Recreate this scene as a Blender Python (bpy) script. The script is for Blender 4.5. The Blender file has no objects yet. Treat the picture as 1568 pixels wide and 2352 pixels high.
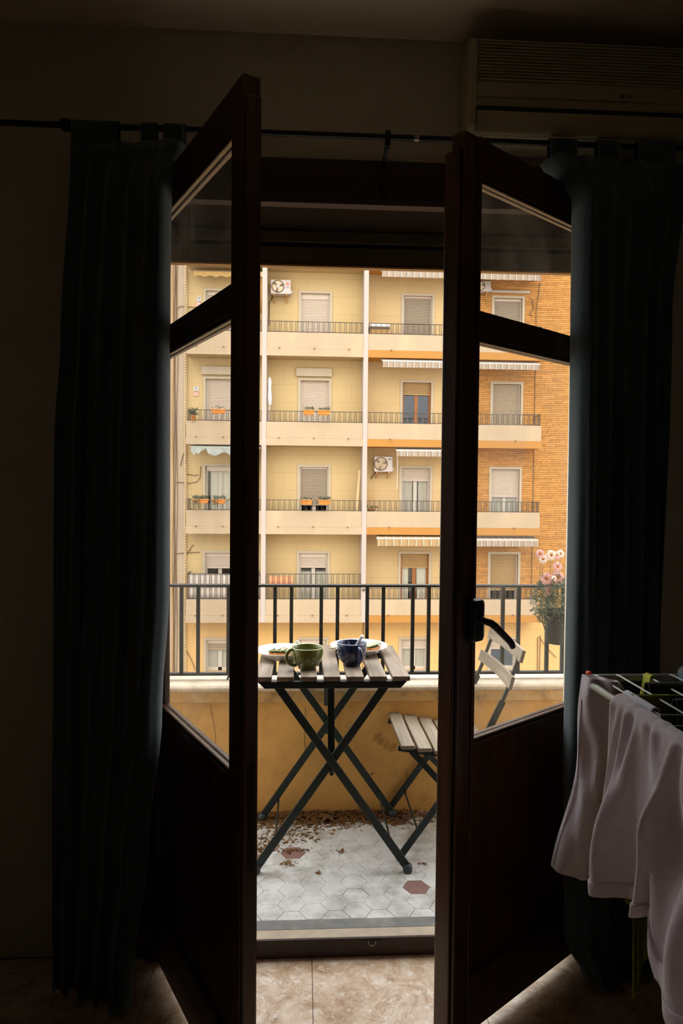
import bpy, bmesh, math, random
from mathutils import Vector, Matrix

random.seed(11)
sc = bpy.context.scene
COL = sc.collection
PI = math.pi

# ------------------------------------------------------------------ camera
CAM = Vector((0.0, 0.0, 1.47))
YAW, PITCH, ROLL = math.radians(3.2), math.radians(1.7), math.radians(0.53)
fw = Vector((math.sin(YAW) * math.cos(PITCH), math.cos(YAW) * math.cos(PITCH), -math.sin(PITCH)))
rt = Vector((math.cos(YAW), -math.sin(YAW), 0))
up = rt.cross(fw)
rt2 = rt * math.cos(ROLL) + up * math.sin(ROLL)
up2 = up * math.cos(ROLL) - rt * math.sin(ROLL)
cd = bpy.data.cameras.new('camera')
cam = bpy.data.objects.new('camera', cd)
COL.objects.link(cam)
cd.sensor_fit = 'HORIZONTAL'
cd.sensor_width = 36.0
cd.lens = 36.0 * 1600.0 / 1568.0
cd.clip_start, cd.clip_end = 0.02, 300
m = Matrix((rt2, up2, -fw)).transposed().to_4x4()
m.translation = CAM
cam.matrix_world = m
sc.camera = cam

# ------------------------------------------------------------------ overcast sky
SKY = 4.15
w = bpy.data.worlds.new('overcast_sky')
sc.world = w
w.use_nodes = True
nt = w.node_tree
bg = nt.nodes['Background']
tc = nt.nodes.new('ShaderNodeTexCoord')
sx = nt.nodes.new('ShaderNodeSeparateXYZ')
mr = nt.nodes.new('ShaderNodeMapRange')
mr.inputs['From Min'].default_value = 0.0
mr.inputs['From Max'].default_value = 1.0
mr.inputs['To Min'].default_value = SKY * 0.46
mr.inputs['To Max'].default_value = SKY * 1.48
nt.links.new(tc.outputs['Generated'], sx.inputs[0])
nt.links.new(sx.outputs['Z'], mr.inputs['Value'])
nt.links.new(mr.outputs['Result'], bg.inputs['Strength'])
bg.inputs['Color'].default_value = (0.96, 0.985, 1.0, 1)

vs = sc.view_settings
vs.view_transform = 'Standard'
vs.look = 'None'
vs.exposure = 0.0
vs.gamma = 1.0
vs.use_curve_mapping = False
try:
    sc.cycles.max_bounces = 8
    sc.cycles.diffuse_bounces = 4
    sc.cycles.glossy_bounces = 3
    sc.cycles.use_adaptive_sampling = True
    sc.cycles.adaptive_threshold = 0.06
    sc.cycles.adaptive_min_samples = 20
    sc.cycles.transparent_max_bounces = 16
    sc.cycles.use_denoising = True
    sc.cycles.sample_clamp_indirect = 6.0
except Exception:
    pass

# ------------------------------------------------------------------ helpers
WL = {}                                   # world position of every object's origin


class MB:
    """collects geometry in world coordinates, built as one mesh object"""

    def __init__(self):
        self.v, self.f, self.s = [], [], []

    def add(self, vs, fs, smooth=False):
        o = len(self.v)
        self.v += [Vector(p) for p in vs]
        for f in fs:
            self.f.append([i + o for i in f])
            self.s.append(smooth)
        return self

    def box(self, x0, x1, y0, y1, z0, z1):
        return self.hexa([(x0, y0, z0), (x1, y0, z0), (x1, y1, z0), (x0, y1, z0),
                          (x0, y0, z1), (x1, y0, z1), (x1, y1, z1), (x0, y1, z1)])

    def hexa(self, p):
        return self.add(p, [(0, 3, 2, 1), (4, 5, 6, 7), (0, 1, 5, 4), (1, 2, 6, 5), (2, 3, 7, 6), (3, 0, 4, 7)])

    def beam(self, a, b, wx, wy, upv=(0, 0, 1)):
        """rectangular bar from a to b, wx across, wy along upv"""
        a, b = Vector(a), Vector(b)
        d = (b - a).normalized()
        u = Vector(upv)
        u = u - d * u.dot(d)
        if u.length < 1e-4:
            u = Vector((0, 1, 0)) - d * d.y
        u.normalize()
        s = d.cross(u)
        p = []
        for c in (a, b):
            for i, j in ((-1, -1), (1, -1), (1, 1), (-1, 1)):
                p.append(c + s * (i * wx / 2) + u * (j * wy / 2))
        return self.hexa(p)

    def tube(self, pts, r, n=8, caps=True, smooth=True):
        pts = [Vector(p) for p in pts]
        k = len(pts)
        rs = r if isinstance(r, (list, tuple)) else [r] * k
        vs, fs = [], []
        ref = Vector((0.13, 0.21, 0.97))
        prev = None
        for i, p in enumerate(pts):
            t = (pts[min(i + 1, k - 1)] - pts[max(i - 1, 0)])
            if t.length < 1e-9:
                t = Vector((0, 0, 1))
            t.normalize()
            a = (prev if prev is not None else ref)
            a = a - t * a.dot(t)
            if a.length < 1e-4:
                a = Vector((1, 0, 0)) - t * t.x
            a.normalize()
            prev = a
            b = t.cross(a)
            for j in range(n):
                g = 2 * PI * j / n
                vs.append(p + (a * math.cos(g) + b * math.sin(g)) * rs[i])
        for i in range(k - 1):
            for j in range(n):
                j2 = (j + 1) % n
                fs.append((i * n + j, i * n + j2, (i + 1) * n + j2, (i + 1) * n + j))
        self.add(vs, fs, smooth)
        if caps:
            self.add(vs[:n], [tuple(range(n - 1, -1, -1))])
            self.add(vs[-n:], [tuple(range(n))])
        return self

    def lathe(self, prof, c, n=32, axis='z', smooth=True):
        c = Vector(c)
        vs, fs = [], []
        for r, h in prof:
            for j in range(n):
                g = 2 * PI * j / n
                a, b = r * math.cos(g), r * math.sin(g)
                vs.append(c + (Vector((a, b, h)) if axis == 'z' else Vector((a, h, b)) if axis == 'y' else Vector((h, a, b))))
        for i in range(len(prof) - 1):
            for j in range(n):
                j2 = (j + 1) % n
                fs.append((i * n + j, i * n + j2, (i + 1) * n + j2, (i + 1) * n + j))
        return self.add(vs, fs, smooth)

    def prism(self, poly, a, b, axis='y'):
        """2d polygon extruded along an axis from a to b"""
        n = len(poly)

        def P(q, t):
            return (q[0], t, q[1]) if axis == 'y' else (t, q[0], q[1]) if axis == 'x' else (q[0], q[1], t)
        vs = [P(q, a) for q in poly] + [P(q, b) for q in poly]
        fs = [tuple(range(n)), tuple(range(2 * n - 1, n - 1, -1))]
        for i in range(n):
            j = (i + 1) % n
            fs.append((i, i + n, j + n, j))
        return self.add(vs, fs)

    def grid(self, fn, nu, nv, smooth=True):
        vs = [fn(i / nu, j / nv) for j in range(nv + 1) for i in range(nu + 1)]
        fs = []
        for j in range(nv):
            for i in range(nu):
                a = j * (nu + 1) + i
                fs.append((a, a + 1, a + nu + 2, a + nu + 1))
        return self.add(vs, fs, smooth)

    def wallholes(self, x0, x1, z0, z1, y, depth, holes):
        """front face at y with rectangular holes and their reveals"""
        xs = sorted({x0, x1, *[min(max(h[i], x0), x1) for h in holes for i in (0, 1)]})
        zs = sorted({z0, z1, *[min(max(h[i], z0), z1) for h in holes for i in (2, 3)]})

        def inh(x, z):
            return any(h[0] < x < h[1] and h[2] < z < h[3] for h in holes)
        for i in range(len(xs) - 1):
            for j in range(len(zs) - 1):
                a, b, c, d = xs[i], xs[i + 1], zs[j], zs[j + 1]
                if b - a < 1e-6 or d - c < 1e-6 or inh((a + b) / 2, (c + d) / 2):
                    continue
                self.add([(a, y, c), (b, y, c), (b, y, d), (a, y, d)], [(0, 1, 2, 3)])
        for h in holes:
            a, b, c, d = h[:4]
            if b <= x0 or a >= x1 or d <= z0 or c >= z1:
                continue
            e = y + depth
            self.add([(a, y, c), (a, e, c), (a, e, d), (a, y, d)], [(0, 3, 2, 1)])
            self.add([(b, y, c), (b, e, c), (b, e, d), (b, y, d)], [(0, 1, 2, 3)])
            self.add([(a, y, d), (b, y, d), (b, e, d), (a, e, d)], [(0, 3, 2, 1)])
            self.add([(a, y, c), (b, y, c), (b, e, c), (a, e, c)], [(0, 1, 2, 3)])
        return self

    def xf(self, M):
        self.v = [M @ p for p in self.v]
        return self

    def build(self, name, mat, parent=None, bevel=0.0, smooth=None, solid=0.0, recalc=True, origin=None, seg=2, subsurf=0):
        me = bpy.data.meshes.new(name)
        if parent is not None:
            o0 = WL[parent.as_pointer()]
        elif origin is not None:
            o0 = Vector(origin)
        else:
            xs = [p.x for p in self.v]
            ys = [p.y for p in self.v]
            zs = [p.z for p in self.v]
            o0 = Vector(((min(xs) + max(xs)) / 2, (min(ys) + max(ys)) / 2, min(zs)))
        me.from_pydata([tuple(p - o0) for p in self.v], [], self.f)
        me.polygons.foreach_set('use_smooth', [bool(x) if smooth is None else smooth for x in self.s])
        if recalc:
            bm = bmesh.new()
            bm.from_mesh(me)
            bmesh.ops.recalc_face_normals(bm, faces=bm.faces)
            bm.to_mesh(me)
            bm.free()
        me.materials.append(M_[mat] if isinstance(mat, str) else mat)
        me.update()
        o = bpy.data.objects.new(name, me)
        COL.objects.link(o)
        if parent is not None:
            o.parent = parent
        else:
            o.location = o0
        WL[o.as_pointer()] = o0
        if solid:
            q = o.modifiers.new('thickness', 'SOLIDIFY')
            q.thickness = solid
            q.offset = 0
        if bevel:
            q = o.modifiers.new('edge', 'BEVEL')
            q.width = bevel
            q.segments = seg
            q.limit_method = 'ANGLE'
            q.angle_limit = math.radians(40)
        if subsurf:
            q = o.modifiers.new('subd', 'SUBSURF')
            q.levels = subsurf
            q.render_levels = subsurf
        return o


def tag(o, label, cat=None, group=None, kind=None):
    o['label'] = label
    if cat:
        o['category'] = cat
    if group:
        o['group'] = group
    if kind:
        o['kind'] = kind
    return o


def empty(name, loc, label=None, cat=None, group=None, kind=None):
    o = bpy.data.objects.new(name, None)
    o.empty_display_size = 0.05
    COL.objects.link(o)
    o.location = loc
    WL[o.as_pointer()] = Vector(loc)
    if label:
        tag(o, label, cat, group, kind)
    return o


def inst(name, me, parent, loc, rotz=0.0):
    """object sharing mesh data, placed at a world position under a parent"""
    o = bpy.data.objects.new(name, me)
    COL.objects.link(o)
    o.parent = parent
    o.location = Vector(loc) - WL[parent.as_pointer()]
    o.rotation_euler = (0, 0, rotz)
    WL[o.as_pointer()] = Vector(loc)
    return o


def text(name, body, size, mat, parent, loc, rot=(PI / 2, 0, 0), ext=0.0005):
    cu = bpy.data.curves.new(name, 'FONT')
    cu.body = body
    cu.size = size
    cu.extrude = ext
    cu.align_x = 'CENTER'
    cu.align_y = 'CENTER'
    cu.materials.append(M_[mat])
    tmp = bpy.data.objects.new(name, cu)
    COL.objects.link(tmp)
    dg = bpy.context.evaluated_depsgraph_get()
    me = bpy.data.meshes.new_from_object(tmp.evaluated_get(dg))
    bpy.data.objects.remove(tmp)
    o = bpy.data.objects.new(name, me)
    COL.objects.link(o)
    o.parent = parent
    o.location = Vector(loc) - WL[parent.as_pointer()]
    o.rotation_euler = rot
    WL[o.as_pointer()] = Vector(loc)
    return o


# ------------------------------------------------------------------ materials
M_ = {}


def lin(c):
    def g(u):
        u /= 255.0
        return u / 12.92 if u <= 0.04045 else ((u + 0.055) / 1.055) ** 2.4
    return tuple(g(u) for u in c)


def mat(name, rgb, rough=0.7, var=0.0, scale=6.0, bump=0.0, bscale=60.0, stretch=(1, 1, 1), metal=0.0,
        dirt=None, dirt_scale=2.0, dirt_amt=0.5, dlo=0.5, island=0.0, spec=0.5, sheen=0.0, detail=4.0, coat=0.0):
    """rgb: sRGB 0-255 surface colour; var: brightness variation; dirt: stain colour"""
    M = bpy.data.materials.new(name)
    M.use_nodes = True
    t = M.node_tree
    b = t.nodes['Principled BSDF']
    c = lin(rgb)
    b.inputs['Base Color'].default_value = (*c, 1)
    b.inputs['Roughness'].default_value = rough
    b.inputs['Metallic'].default_value = metal
    b.inputs['Specular IOR Level'].default_value = spec
    if sheen:
        b.inputs['Sheen Weight'].default_value = sheen
        b.inputs['Sheen Roughness'].default_value = 0.5
    if coat:
        b.inputs['Coat Weight'].default_value = coat
        b.inputs['Coat Roughness'].default_value = 0.15
    tc = t.nodes.new('ShaderNodeTexCoord')
    mp = t.nodes.new('ShaderNodeMapping')
    mp.inputs['Scale'].default_value = stretch
    t.links.new(tc.outputs['Object'], mp.inputs['Vector'])
    last = None
    if var:
        n = t.nodes.new('ShaderNodeTexNoise')
        n.inputs['Scale'].default_value = scale
        n.inputs['Detail'].default_value = detail
        t.links.new(mp.outputs[0], n.inputs['Vector'])
        r = t.nodes.new('ShaderNodeValToRGB')
        r.color_ramp.elements[0].position = 0.3
        r.color_ramp.elements[1].position = 0.7
        r.color_ramp.elements[0].color = (*[x * (1 - var) for x in c], 1)
        r.color_ramp.elements[1].color = (*[min(1, x * (1 + var)) for x in c], 1)
        t.links.new(n.outputs['Fac'], r.inputs['Fac'])
        last = r.outputs['Color']
    if island:
        gi = t.nodes.new('ShaderNodeNewGeometry')
        hs = t.nodes.new('ShaderNodeHueSaturation')
        mr_ = t.nodes.new('ShaderNodeMapRange')
        mr_.inputs['To Min'].default_value = 1 - island
        mr_.inputs['To Max'].default_value = 1 + island
        t.links.new(gi.outputs['Random Per Island'], mr_.inputs['Value'])
        t.links.new(mr_.outputs[0], hs.inputs['Value'])
        if last:
            t.links.new(last, hs.inputs['Color'])
        else:
            hs.inputs['Color'].default_value = (*c, 1)
        last = hs.outputs['Color']
    if dirt:
        n2 = t.nodes.new('ShaderNodeTexNoise')
        n2.inputs['Scale'].default_value = dirt_scale
        n2.inputs['Detail'].default_value = 7
        n2.inputs['Roughness'].default_value = 0.65
        t.links.new(mp.outputs[0], n2.inputs['Vector'])
        r2 = t.nodes.new('ShaderNodeValToRGB')
        r2.color_ramp.elements[0].position = dlo
        r2.color_ramp.elements[1].position = dlo + 0.25
        r2.color_ramp.elements[0].color = (0, 0, 0, 1)
        r2.color_ramp.elements[1].color = (dirt_amt, dirt_amt, dirt_amt, 1)
        t.links.new(n2.outputs['Fac'], r2.inputs['Fac'])
        mx = t.nodes.new('ShaderNodeMix')
        mx.data_type = 'RGBA'
        t.links.new(r2.outputs['Color'], mx.inputs['Factor'])
        if last:
            t.links.new(last, mx.inputs[6])
        else:
            mx.inputs[6].default_value = (*c, 1)
        mx.inputs[7].default_value = (*lin(dirt), 1)
        last = mx.outputs[2]
    if last:
        t.links.new(last, b.inputs['Base Color'])
    if bump:
        n3 = t.nodes.new('ShaderNodeTexNoise')
        n3.inputs['Scale'].default_value = bscale
        n3.inputs['Detail'].default_value = 5
        t.links.new(mp.outputs[0], n3.inputs['Vector'])
        bp = t.nodes.new('ShaderNodeBump')
        bp.inputs['Strength'].default_value = bump
        bp.inputs['Distance'].default_value = 0.01
        t.links.new(n3.outputs['Fac'], bp.inputs['Height'])
        t.links.new(bp.outputs[0], b.inputs['Normal'])
    M_[name] = M
    return M


def glass(name, dirt=0.06, tint=(1, 1, 1), scale=3.0, smear=(220, 215, 200), refl=0.022):
    """thin window glass: clear, reflecting by angle, with a film of dust and wipe marks"""
    M = bpy.data.materials.new(name)
    M.use_nodes = True
    t = M.node_tree
    t.nodes.remove(t.nodes['Principled BSDF'])
    out = t.nodes['Material Output']
    tr = t.nodes.new('ShaderNodeBsdfTransparent')
    tr.inputs[0].default_value = (*tint, 1)
    gl = t.nodes.new('ShaderNodeBsdfGlossy')
    gl.inputs['Roughness'].default_value = 0.02
    lw = t.nodes.new('ShaderNodeLayerWeight')
    lw.inputs['Blend'].default_value = 0.5
    pw_ = t.nodes.new('ShaderNodeMath')
    pw_.operation = 'POWER'
    pw_.inputs[1].default_value = 5.0
    t.links.new(lw.outputs['Facing'], pw_.inputs[0])
    fr = t.nodes.new('ShaderNodeMath')
    fr.operation = 'MULTIPLY_ADD'
    fr.inputs[1].default_value = 0.5
    fr.inputs[2].default_value = refl
    t.links.new(pw_.outputs[0], fr.inputs[0])
    m1 = t.nodes.new('ShaderNodeMixShader')
    t.links.new(fr.outputs[0], m1.inputs[0])
    t.links.new(tr.outputs[0], m1.inputs[1])
    t.links.new(gl.outputs[0], m1.inputs[2])
    df = t.nodes.new('ShaderNodeBsdfDiffuse')
    df.inputs[0].default_value = (*lin(smear), 1)
    tl = t.nodes.new('ShaderNodeBsdfTranslucent')
    tl.inputs[0].default_value = (*lin(smear), 1)
    ad = t.nodes.new('ShaderNodeMixShader')
    ad.inputs[0].default_value = 0.6
    t.links.new(df.outputs[0], ad.inputs[1])
    t.links.new(tl.outputs[0], ad.inputs[2])
    tc = t.nodes.new('ShaderNodeTexCoord')
    mp = t.nodes.new('ShaderNodeMapping')
    mp.inputs['Scale'].default_value = (1, 1, 0.45)
    mp.inputs['Rotation'].default_value = (0.5, 0.4, 0.2)
    t.links.new(tc.outputs['Object'], mp.inputs[0])
    n = t.nodes.new('ShaderNodeTexNoise')
    n.inputs['Scale'].default_value = scale
    n.inputs['Detail'].default_value = 6
    n.inputs['Distortion'].default_value = 2.5
    t.links.new(mp.outputs[0], n.inputs['Vector'])
    r = t.nodes.new('ShaderNodeValToRGB')
    r.color_ramp.elements[0].position = 0.45
    r.color_ramp.elements[1].position = 0.8
    r.color_ramp.elements[0].color = (dirt * 0.45,) * 3 + (1,)
    r.color_ramp.elements[1].color = (dirt * 2.0,) * 3 + (1,)
    t.links.new(n.outputs['Fac'], r.inputs[0])
    m2 = t.nodes.new('ShaderNodeMixShader')
    t.links.new(r.outputs[0], m2.inputs[0])
    t.links.new(m1.outputs[0], m2.inputs[1])
    t.links.new(ad.outputs[0], m2.inputs[2])
    t.links.new(m2.outputs[0], out.inputs['Surface'])
    M_[name] = M


def wood(name, rgb, rgb2, rough=0.5, axis='z', scale=18.0, bump=0.15, spec=0.5, coat=0.0):
    M = bpy.data.materials.new(name)
    M.use_nodes = True
    t = M.node_tree
    b = t.nodes['Principled BSDF']
    b.inputs['Roughness'].default_value = rough
    b.inputs['Specular IOR Level'].default_value = spec
    if coat:
        b.inputs['Coat Weight'].default_value = coat
        b.inputs['Coat Roughness'].default_value = 0.2
    tc = t.nodes.new('ShaderNodeTexCoord')
    mp = t.nodes.new('ShaderNodeMapping')
    s = [1.0, 1.0, 1.0]
    s['xyz'.index(axis)] = 0.06
    mp.inputs['Scale'].default_value = s
    t.links.new(tc.outputs['Object'], mp.inputs[0])
    n = t.nodes.new('ShaderNodeTexNoise')
    n.inputs['Scale'].default_value = scale
    n.inputs['Detail'].default_value = 8
    n.inputs['Roughness'].default_value = 0.6
    n.inputs['Distortion'].default_value = 0.6
    t.links.new(mp.outputs[0], n.inputs[0])
    r = t.nodes.new('ShaderNodeValToRGB')
    r.color_ramp.elements[0].position = 0.32
    r.color_ramp.elements[1].position = 0.68
    r.color_ramp.elements[0].color = (*lin(rgb2), 1)
    r.color_ramp.elements[1].color = (*lin(rgb), 1)
    t.links.new(n.outputs['Fac'], r.inputs[0])
    t.links.new(r.outputs[0], b.inputs['Base Color'])
    bp = t.nodes.new('ShaderNodeBump')
    bp.inputs['Strength'].default_value = bump
    bp.inputs['Distance'].default_value = 0.004
    t.links.new(n.outputs['Fac'], bp.inputs['Height'])
    t.links.new(bp.outputs[0], b.inputs['Normal'])
    M_[name] = M


def stucco(name, rgb, dirt, amt=0.35, jx=1.6, jz=0.62, off=0.0):
    """painted plaster scored into large courses (faint joint lines), with streaks"""
    M = mat(name, rgb, 0.9, var=0.05, scale=0.8, dirt=dirt, dirt_scale=0.9, dirt_amt=amt, spec=0.2, stretch=(1, 1, 0.35))
    t = M.node_tree
    b = t.nodes['Principled BSDF']
    tc = t.nodes.new('ShaderNodeTexCoord')
    sp = t.nodes.new('ShaderNodeSeparateXYZ')
    cb = t.nodes.new('ShaderNodeCombineXYZ')
    t.links.new(tc.outputs['Object'], sp.inputs[0])
    t.links.new(sp.outputs['X'], cb.inputs['X'])
    t.links.new(sp.outputs['Z'], cb.inputs['Y'])
    br = t.nodes.new('ShaderNodeTexBrick')
    br.offset = 0.5
    br.inputs['Scale'].default_value = 1.0
    br.inputs['Brick Width'].default_value = jx
    br.inputs['Row Height'].default_value = jz
    br.inputs['Mortar Size'].default_value = 0.006
    br.inputs['Mortar Smooth'].default_value = 0.3
    br.inputs['Color1'].default_value = br.inputs['Color2'].default_value = (1, 1, 1, 1)
    br.inputs['Mortar'].default_value = (0.78, 0.75, 0.7, 1)
    t.links.new(cb.outputs[0], br.inputs['Vector'])
    mx = t.nodes.new('ShaderNodeMix')
    mx.data_type = 'RGBA'
    mx.blend_type = 'MULTIPLY'
    mx.inputs['Factor'].default_value = 1.0
    src = b.inputs['Base Color'].links[0].from_socket
    t.links.new(src, mx.inputs[6])
    t.links.new(br.outputs['Color'], mx.inputs[7])
    t.links.new(mx.outputs[2], b.inputs['Base Color'])


def stripes(name, c1, c2, period, frac=0.25):
    M = bpy.data.materials.new(name)
    M.use_nodes = True
    t = M.node_tree
    b = t.nodes['Principled BSDF']
    b.inputs['Roughness'].default_value = 0.9
    tc = t.nodes.new('ShaderNodeTexCoord')
    sp = t.nodes.new('ShaderNodeSeparateXYZ')
    t.links.new(tc.outputs['Object'], sp.inputs[0])
    a = t.nodes.new('ShaderNodeMath')
    a.operation = 'DIVIDE'
    a.inputs[1].default_value = period
    t.links.new(sp.outputs['X'], a.inputs[0])
    f = t.nodes.new('ShaderNodeMath')
    f.operation = 'FRACT'
    t.links.new(a.outputs[0], f.inputs[0])
    r = t.nodes.new('ShaderNodeValToRGB')
    r.color_ramp.interpolation = 'CONSTANT'
    e = r.color_ramp.elements
    e[0].position = 0
    e[0].color = (*lin(c2), 1)
    e[1].position = frac
    e[1].color = (*lin([x * 0.8 for x in c1]), 1)
    for p, c in ((frac + 0.06, c1), (0.66, [x * 0.93 for x in c1]), (0.92, [x * 0.8 for x in c1])):
        q = e.new(p)
        q.color = (*lin(c), 1)
    t.links.new(f.outputs[0], r.inputs[0])
    t.links.new(r.outputs[0], b.inputs['Base Color'])
    M_[name] = M


# room
mat('room_paint', (200, 193, 174), 0.9, var=0.04, scale=2, bump=0.1, bscale=120, spec=0.2)
mat('ceiling_paint', (226, 210, 186), 0.95, var=0.03, scale=2, spec=0.1)
mat('dark_furnish', (58, 46, 36), 0.9)
def travertine():
    M = mat('travertine', (206, 184, 158), 0.3, var=0.0, bump=0.03, bscale=30)
    t = M.node_tree
    b = t.nodes['Principled BSDF']
    mp = [n for n in t.nodes if n.type == 'MAPPING'][0]

    def ns(scale, det, dist):
        n = t.nodes.new('ShaderNodeTexNoise')
        n.inputs['Scale'].default_value = scale
        n.inputs['Detail'].default_value = det
        n.inputs['Roughness'].default_value = 0.68
        n.inputs['Distortion'].default_value = dist
        t.links.new(mp.outputs[0], n.inputs['Vector'])
        return n
    n1, n2, n3 = ns(9, 12, 1.2), ns(34, 10, 0.4), ns(3.2, 10, 2.2)
    r1 = t.nodes.new('ShaderNodeValToRGB')
    e = r1.color_ramp.elements
    e[0].position, e[0].color = .32, (*lin((160, 124, 92)), 1)
    e[1].position, e[1].color = .70, (*lin((232, 218, 200)), 1)
    q = e.new(.48)
    q.color = (*lin((200, 172, 142)), 1)
    t.links.new(n1.outputs['Fac'], r1.inputs[0])
    r2 = t.nodes.new('ShaderNodeValToRGB')
    r2.color_ramp.elements[0].position, r2.color_ramp.elements[0].color = .52, (0, 0, 0, 1)
    r2.color_ramp.elements[1].position, r2.color_ramp.elements[1].color = .66, (.75, .75, .75, 1)
    t.links.new(n2.outputs['Fac'], r2.inputs[0])
    m1 = t.nodes.new('ShaderNodeMix')
    m1.data_type = 'RGBA'
    t.links.new(r2.outputs[0], m1.inputs['Factor'])
    t.links.new(r1.outputs[0], m1.inputs[6])
    m1.inputs[7].default_value = (*lin((234, 224, 212)), 1)
    # thin rusty veins where the broad noise crosses its middle
    r3 = t.nodes.new('ShaderNodeValToRGB')
    r3.color_ramp.elements[0].position, r3.color_ramp.elements[0].color = .488, (0, 0, 0, 1)
    r3.color_ramp.elements[1].position, r3.color_ramp.elements[1].color = .512, (0, 0, 0, 1)
    q = r3.color_ramp.elements.new(.5)
    q.color = (.6, .6, .6, 1)
    t.links.new(n3.outputs['Fac'], r3.inputs[0])
    m2 = t.nodes.new('ShaderNodeMix')
    m2.data_type = 'RGBA'
    t.links.new(r3.outputs[0], m2.inputs['Factor'])
    t.links.new(m1.outputs[2], m2.inputs[6])
    m2.inputs[7].default_value = (*lin((150, 102, 62)), 1)
    t.links.new(m2.outputs[2], b.inputs['Base Color'])


travertine()
mat('grout', (70, 62, 54), 0.9)
wood('door_wood', (98, 58, 30), (48, 25, 12), 0.38, 'z', 26, coat=0.25)
wood('box_wood', (66, 34, 20), (32, 16, 10), 0.5, 'x', 22)
mat('soffit_dark', (44, 34, 24), 0.95, spec=0.05)
mat('shutter_paint', (92, 80, 52), 0.6, var=0.08, scale=8)
mat('handle_black', (20, 19, 18), 0.35, spec=0.5)
mat('brass_worn', (150, 130, 92), 0.35, metal=0.8)
glass('door_glass', 0.055)
mat('curtain_teal', (64, 80, 83), 0.95, var=0.12, scale=160, bump=0.25, bscale=500, sheen=0.3, spec=0.1)
mat('rod_black', (20, 20, 20), 0.45, metal=0.3)
mat('rod_metal', (160, 155, 145), 0.35, metal=0.9)
mat('plastic_cream', (172, 162, 132), 0.4, var=0.02, scale=3)
mat('plastic_dark', (12, 12, 13), 0.6)
mat('plastic_grey', (95, 88, 72), 0.6)
# clothes and rack
mat('rack_grey', (150, 152, 140), 0.45, metal=0.1)
mat('rack_wire', (225, 225, 218), 0.4)
mat('rack_orange', (226, 66, 22), 0.5)
mat('fleece', (236, 220, 228), 1.0, var=0.05, scale=60, bump=0.5, bscale=420, sheen=1.0, spec=0.05)
mat('green_cloth', (104, 112, 34), 0.95, var=0.08, scale=40, bump=0.2, bscale=300)
mat('lime_cloth', (190, 192, 66), 0.9, var=0.06, scale=40, bump=0.2, bscale=300)
mat('black_cloth', (20, 20, 22), 0.95, var=0.3, scale=30, bump=0.4, bscale=200, sheen=0.2)
mat('bluegrey_cloth', (128, 142, 150), 0.95, var=0.06, scale=40, bump=0.3, bscale=300, sheen=0.2)
mat('white_cloth', (196, 196, 206), 0.95, var=0.04, scale=40, bump=0.2, bscale=300)
# balcony
mat('hex_grey', (206, 206, 202), 0.5, var=0.08, scale=18, dirt=(126, 120, 106), dirt_scale=8, dirt_amt=0.75, dlo=0.43, bump=0.04, bscale=120)
mat('hex_red', (132, 98, 92), 0.5, var=0.08, scale=30)
mat('hex_grout', (62, 58, 50), 0.95)
mat('balcony_stone', (112, 112, 108), 0.6, var=0.15, scale=22, dirt=(170, 160, 140), dirt_scale=9, dirt_amt=0.5)
mat('sill_stone', (176, 160, 138), 0.6, var=0.12, scale=20)
mat('parapet_plaster', (226, 178, 108), 0.9, var=0.07, scale=6, dirt=(120, 88, 50), dirt_scale=5, dirt_amt=0.4, bump=0.25, bscale=70, spec=0.15)
mat('parapet_fascia', (206, 170, 118), 0.9, var=0.08, scale=8, dirt=(110, 84, 52), dirt_scale=14, dirt_amt=0.7, bump=0.3, bscale=60, spec=0.15)
mat('parapet_ledge', (214, 200, 178), 0.85, var=0.06, scale=9, dirt=(150, 134, 112), dirt_scale=16, dirt_amt=0.6, bump=0.3, bscale=50, spec=0.2)
mat('iron_dark', (40, 40, 36), 0.55, var=0.2, scale=40, metal=0.2)
wood('slat_wood', (150, 133, 114), (98, 82, 68), 0.6, 'y', 30, 0.25)
wood('slat_wood_x', (172, 157, 134), (124, 108, 90), 0.6, 'y', 30, 0.2)
mat('steel_green', (24, 38, 36), 0.4, metal=0.1, spec=0.5)
mat('steel_post', (58, 60, 54), 0.45, metal=0.3)
mat('rubber_foot', (52, 62, 64), 0.5)
mat('glaze_green', (98, 104, 44), 0.16, spec=0.6, coat=0.5)
mat('glaze_blue', (28, 44, 78), 0.12, spec=0.6, coat=0.6)
mat('rim_green', (168, 170, 118), 0.2, spec=0.6)  # paler than the glaze: rim highlight put into the colour
mat('rim_blue', (128, 138, 164), 0.2, spec=0.6)  # highlight of the blue mug's rim, painted likewise
mat('china', (232, 232, 230), 0.15, spec=0.6, coat=0.3)
mat('spoon_white', (238, 238, 236), 0.3)
mat('bread', (176, 112, 52), 0.9, var=0.2, scale=60, bump=0.4, bscale=150)
mat('cucumber', (196, 204, 150), 0.5, var=0.06, scale=60)
mat('cucumber_skin', (70, 96, 48), 0.5)
mat('onion', (206, 176, 158), 0.5, var=0.12, scale=60)
mat('salad_dark', (60, 74, 38), 0.6, var=0.2, scale=60)
mat('napkin', (206, 208, 196), 0.9, bump=0.2, bscale=60)
mat('stick_wood', (206, 178, 140), 0.7, var=0.08, scale=50)
mat('dead_leaf', (112, 78, 38), 0.95, island=0.4)
mat('star_leaf', (92, 66, 36), 0.95, var=0.2, scale=30)
mat('pot_grey', (70, 71, 64), 0.7, var=0.12, scale=16)
mat('daisy_leaf', (112, 122, 100), 0.8, island=0.3)
mat('daisy_pink', (240, 186, 184), 0.7, var=0.06, scale=120)
mat('daisy_white', (246, 232, 226), 0.7)
mat('daisy_eye', (186, 110, 34), 0.9, var=0.2, scale=300)
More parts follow.
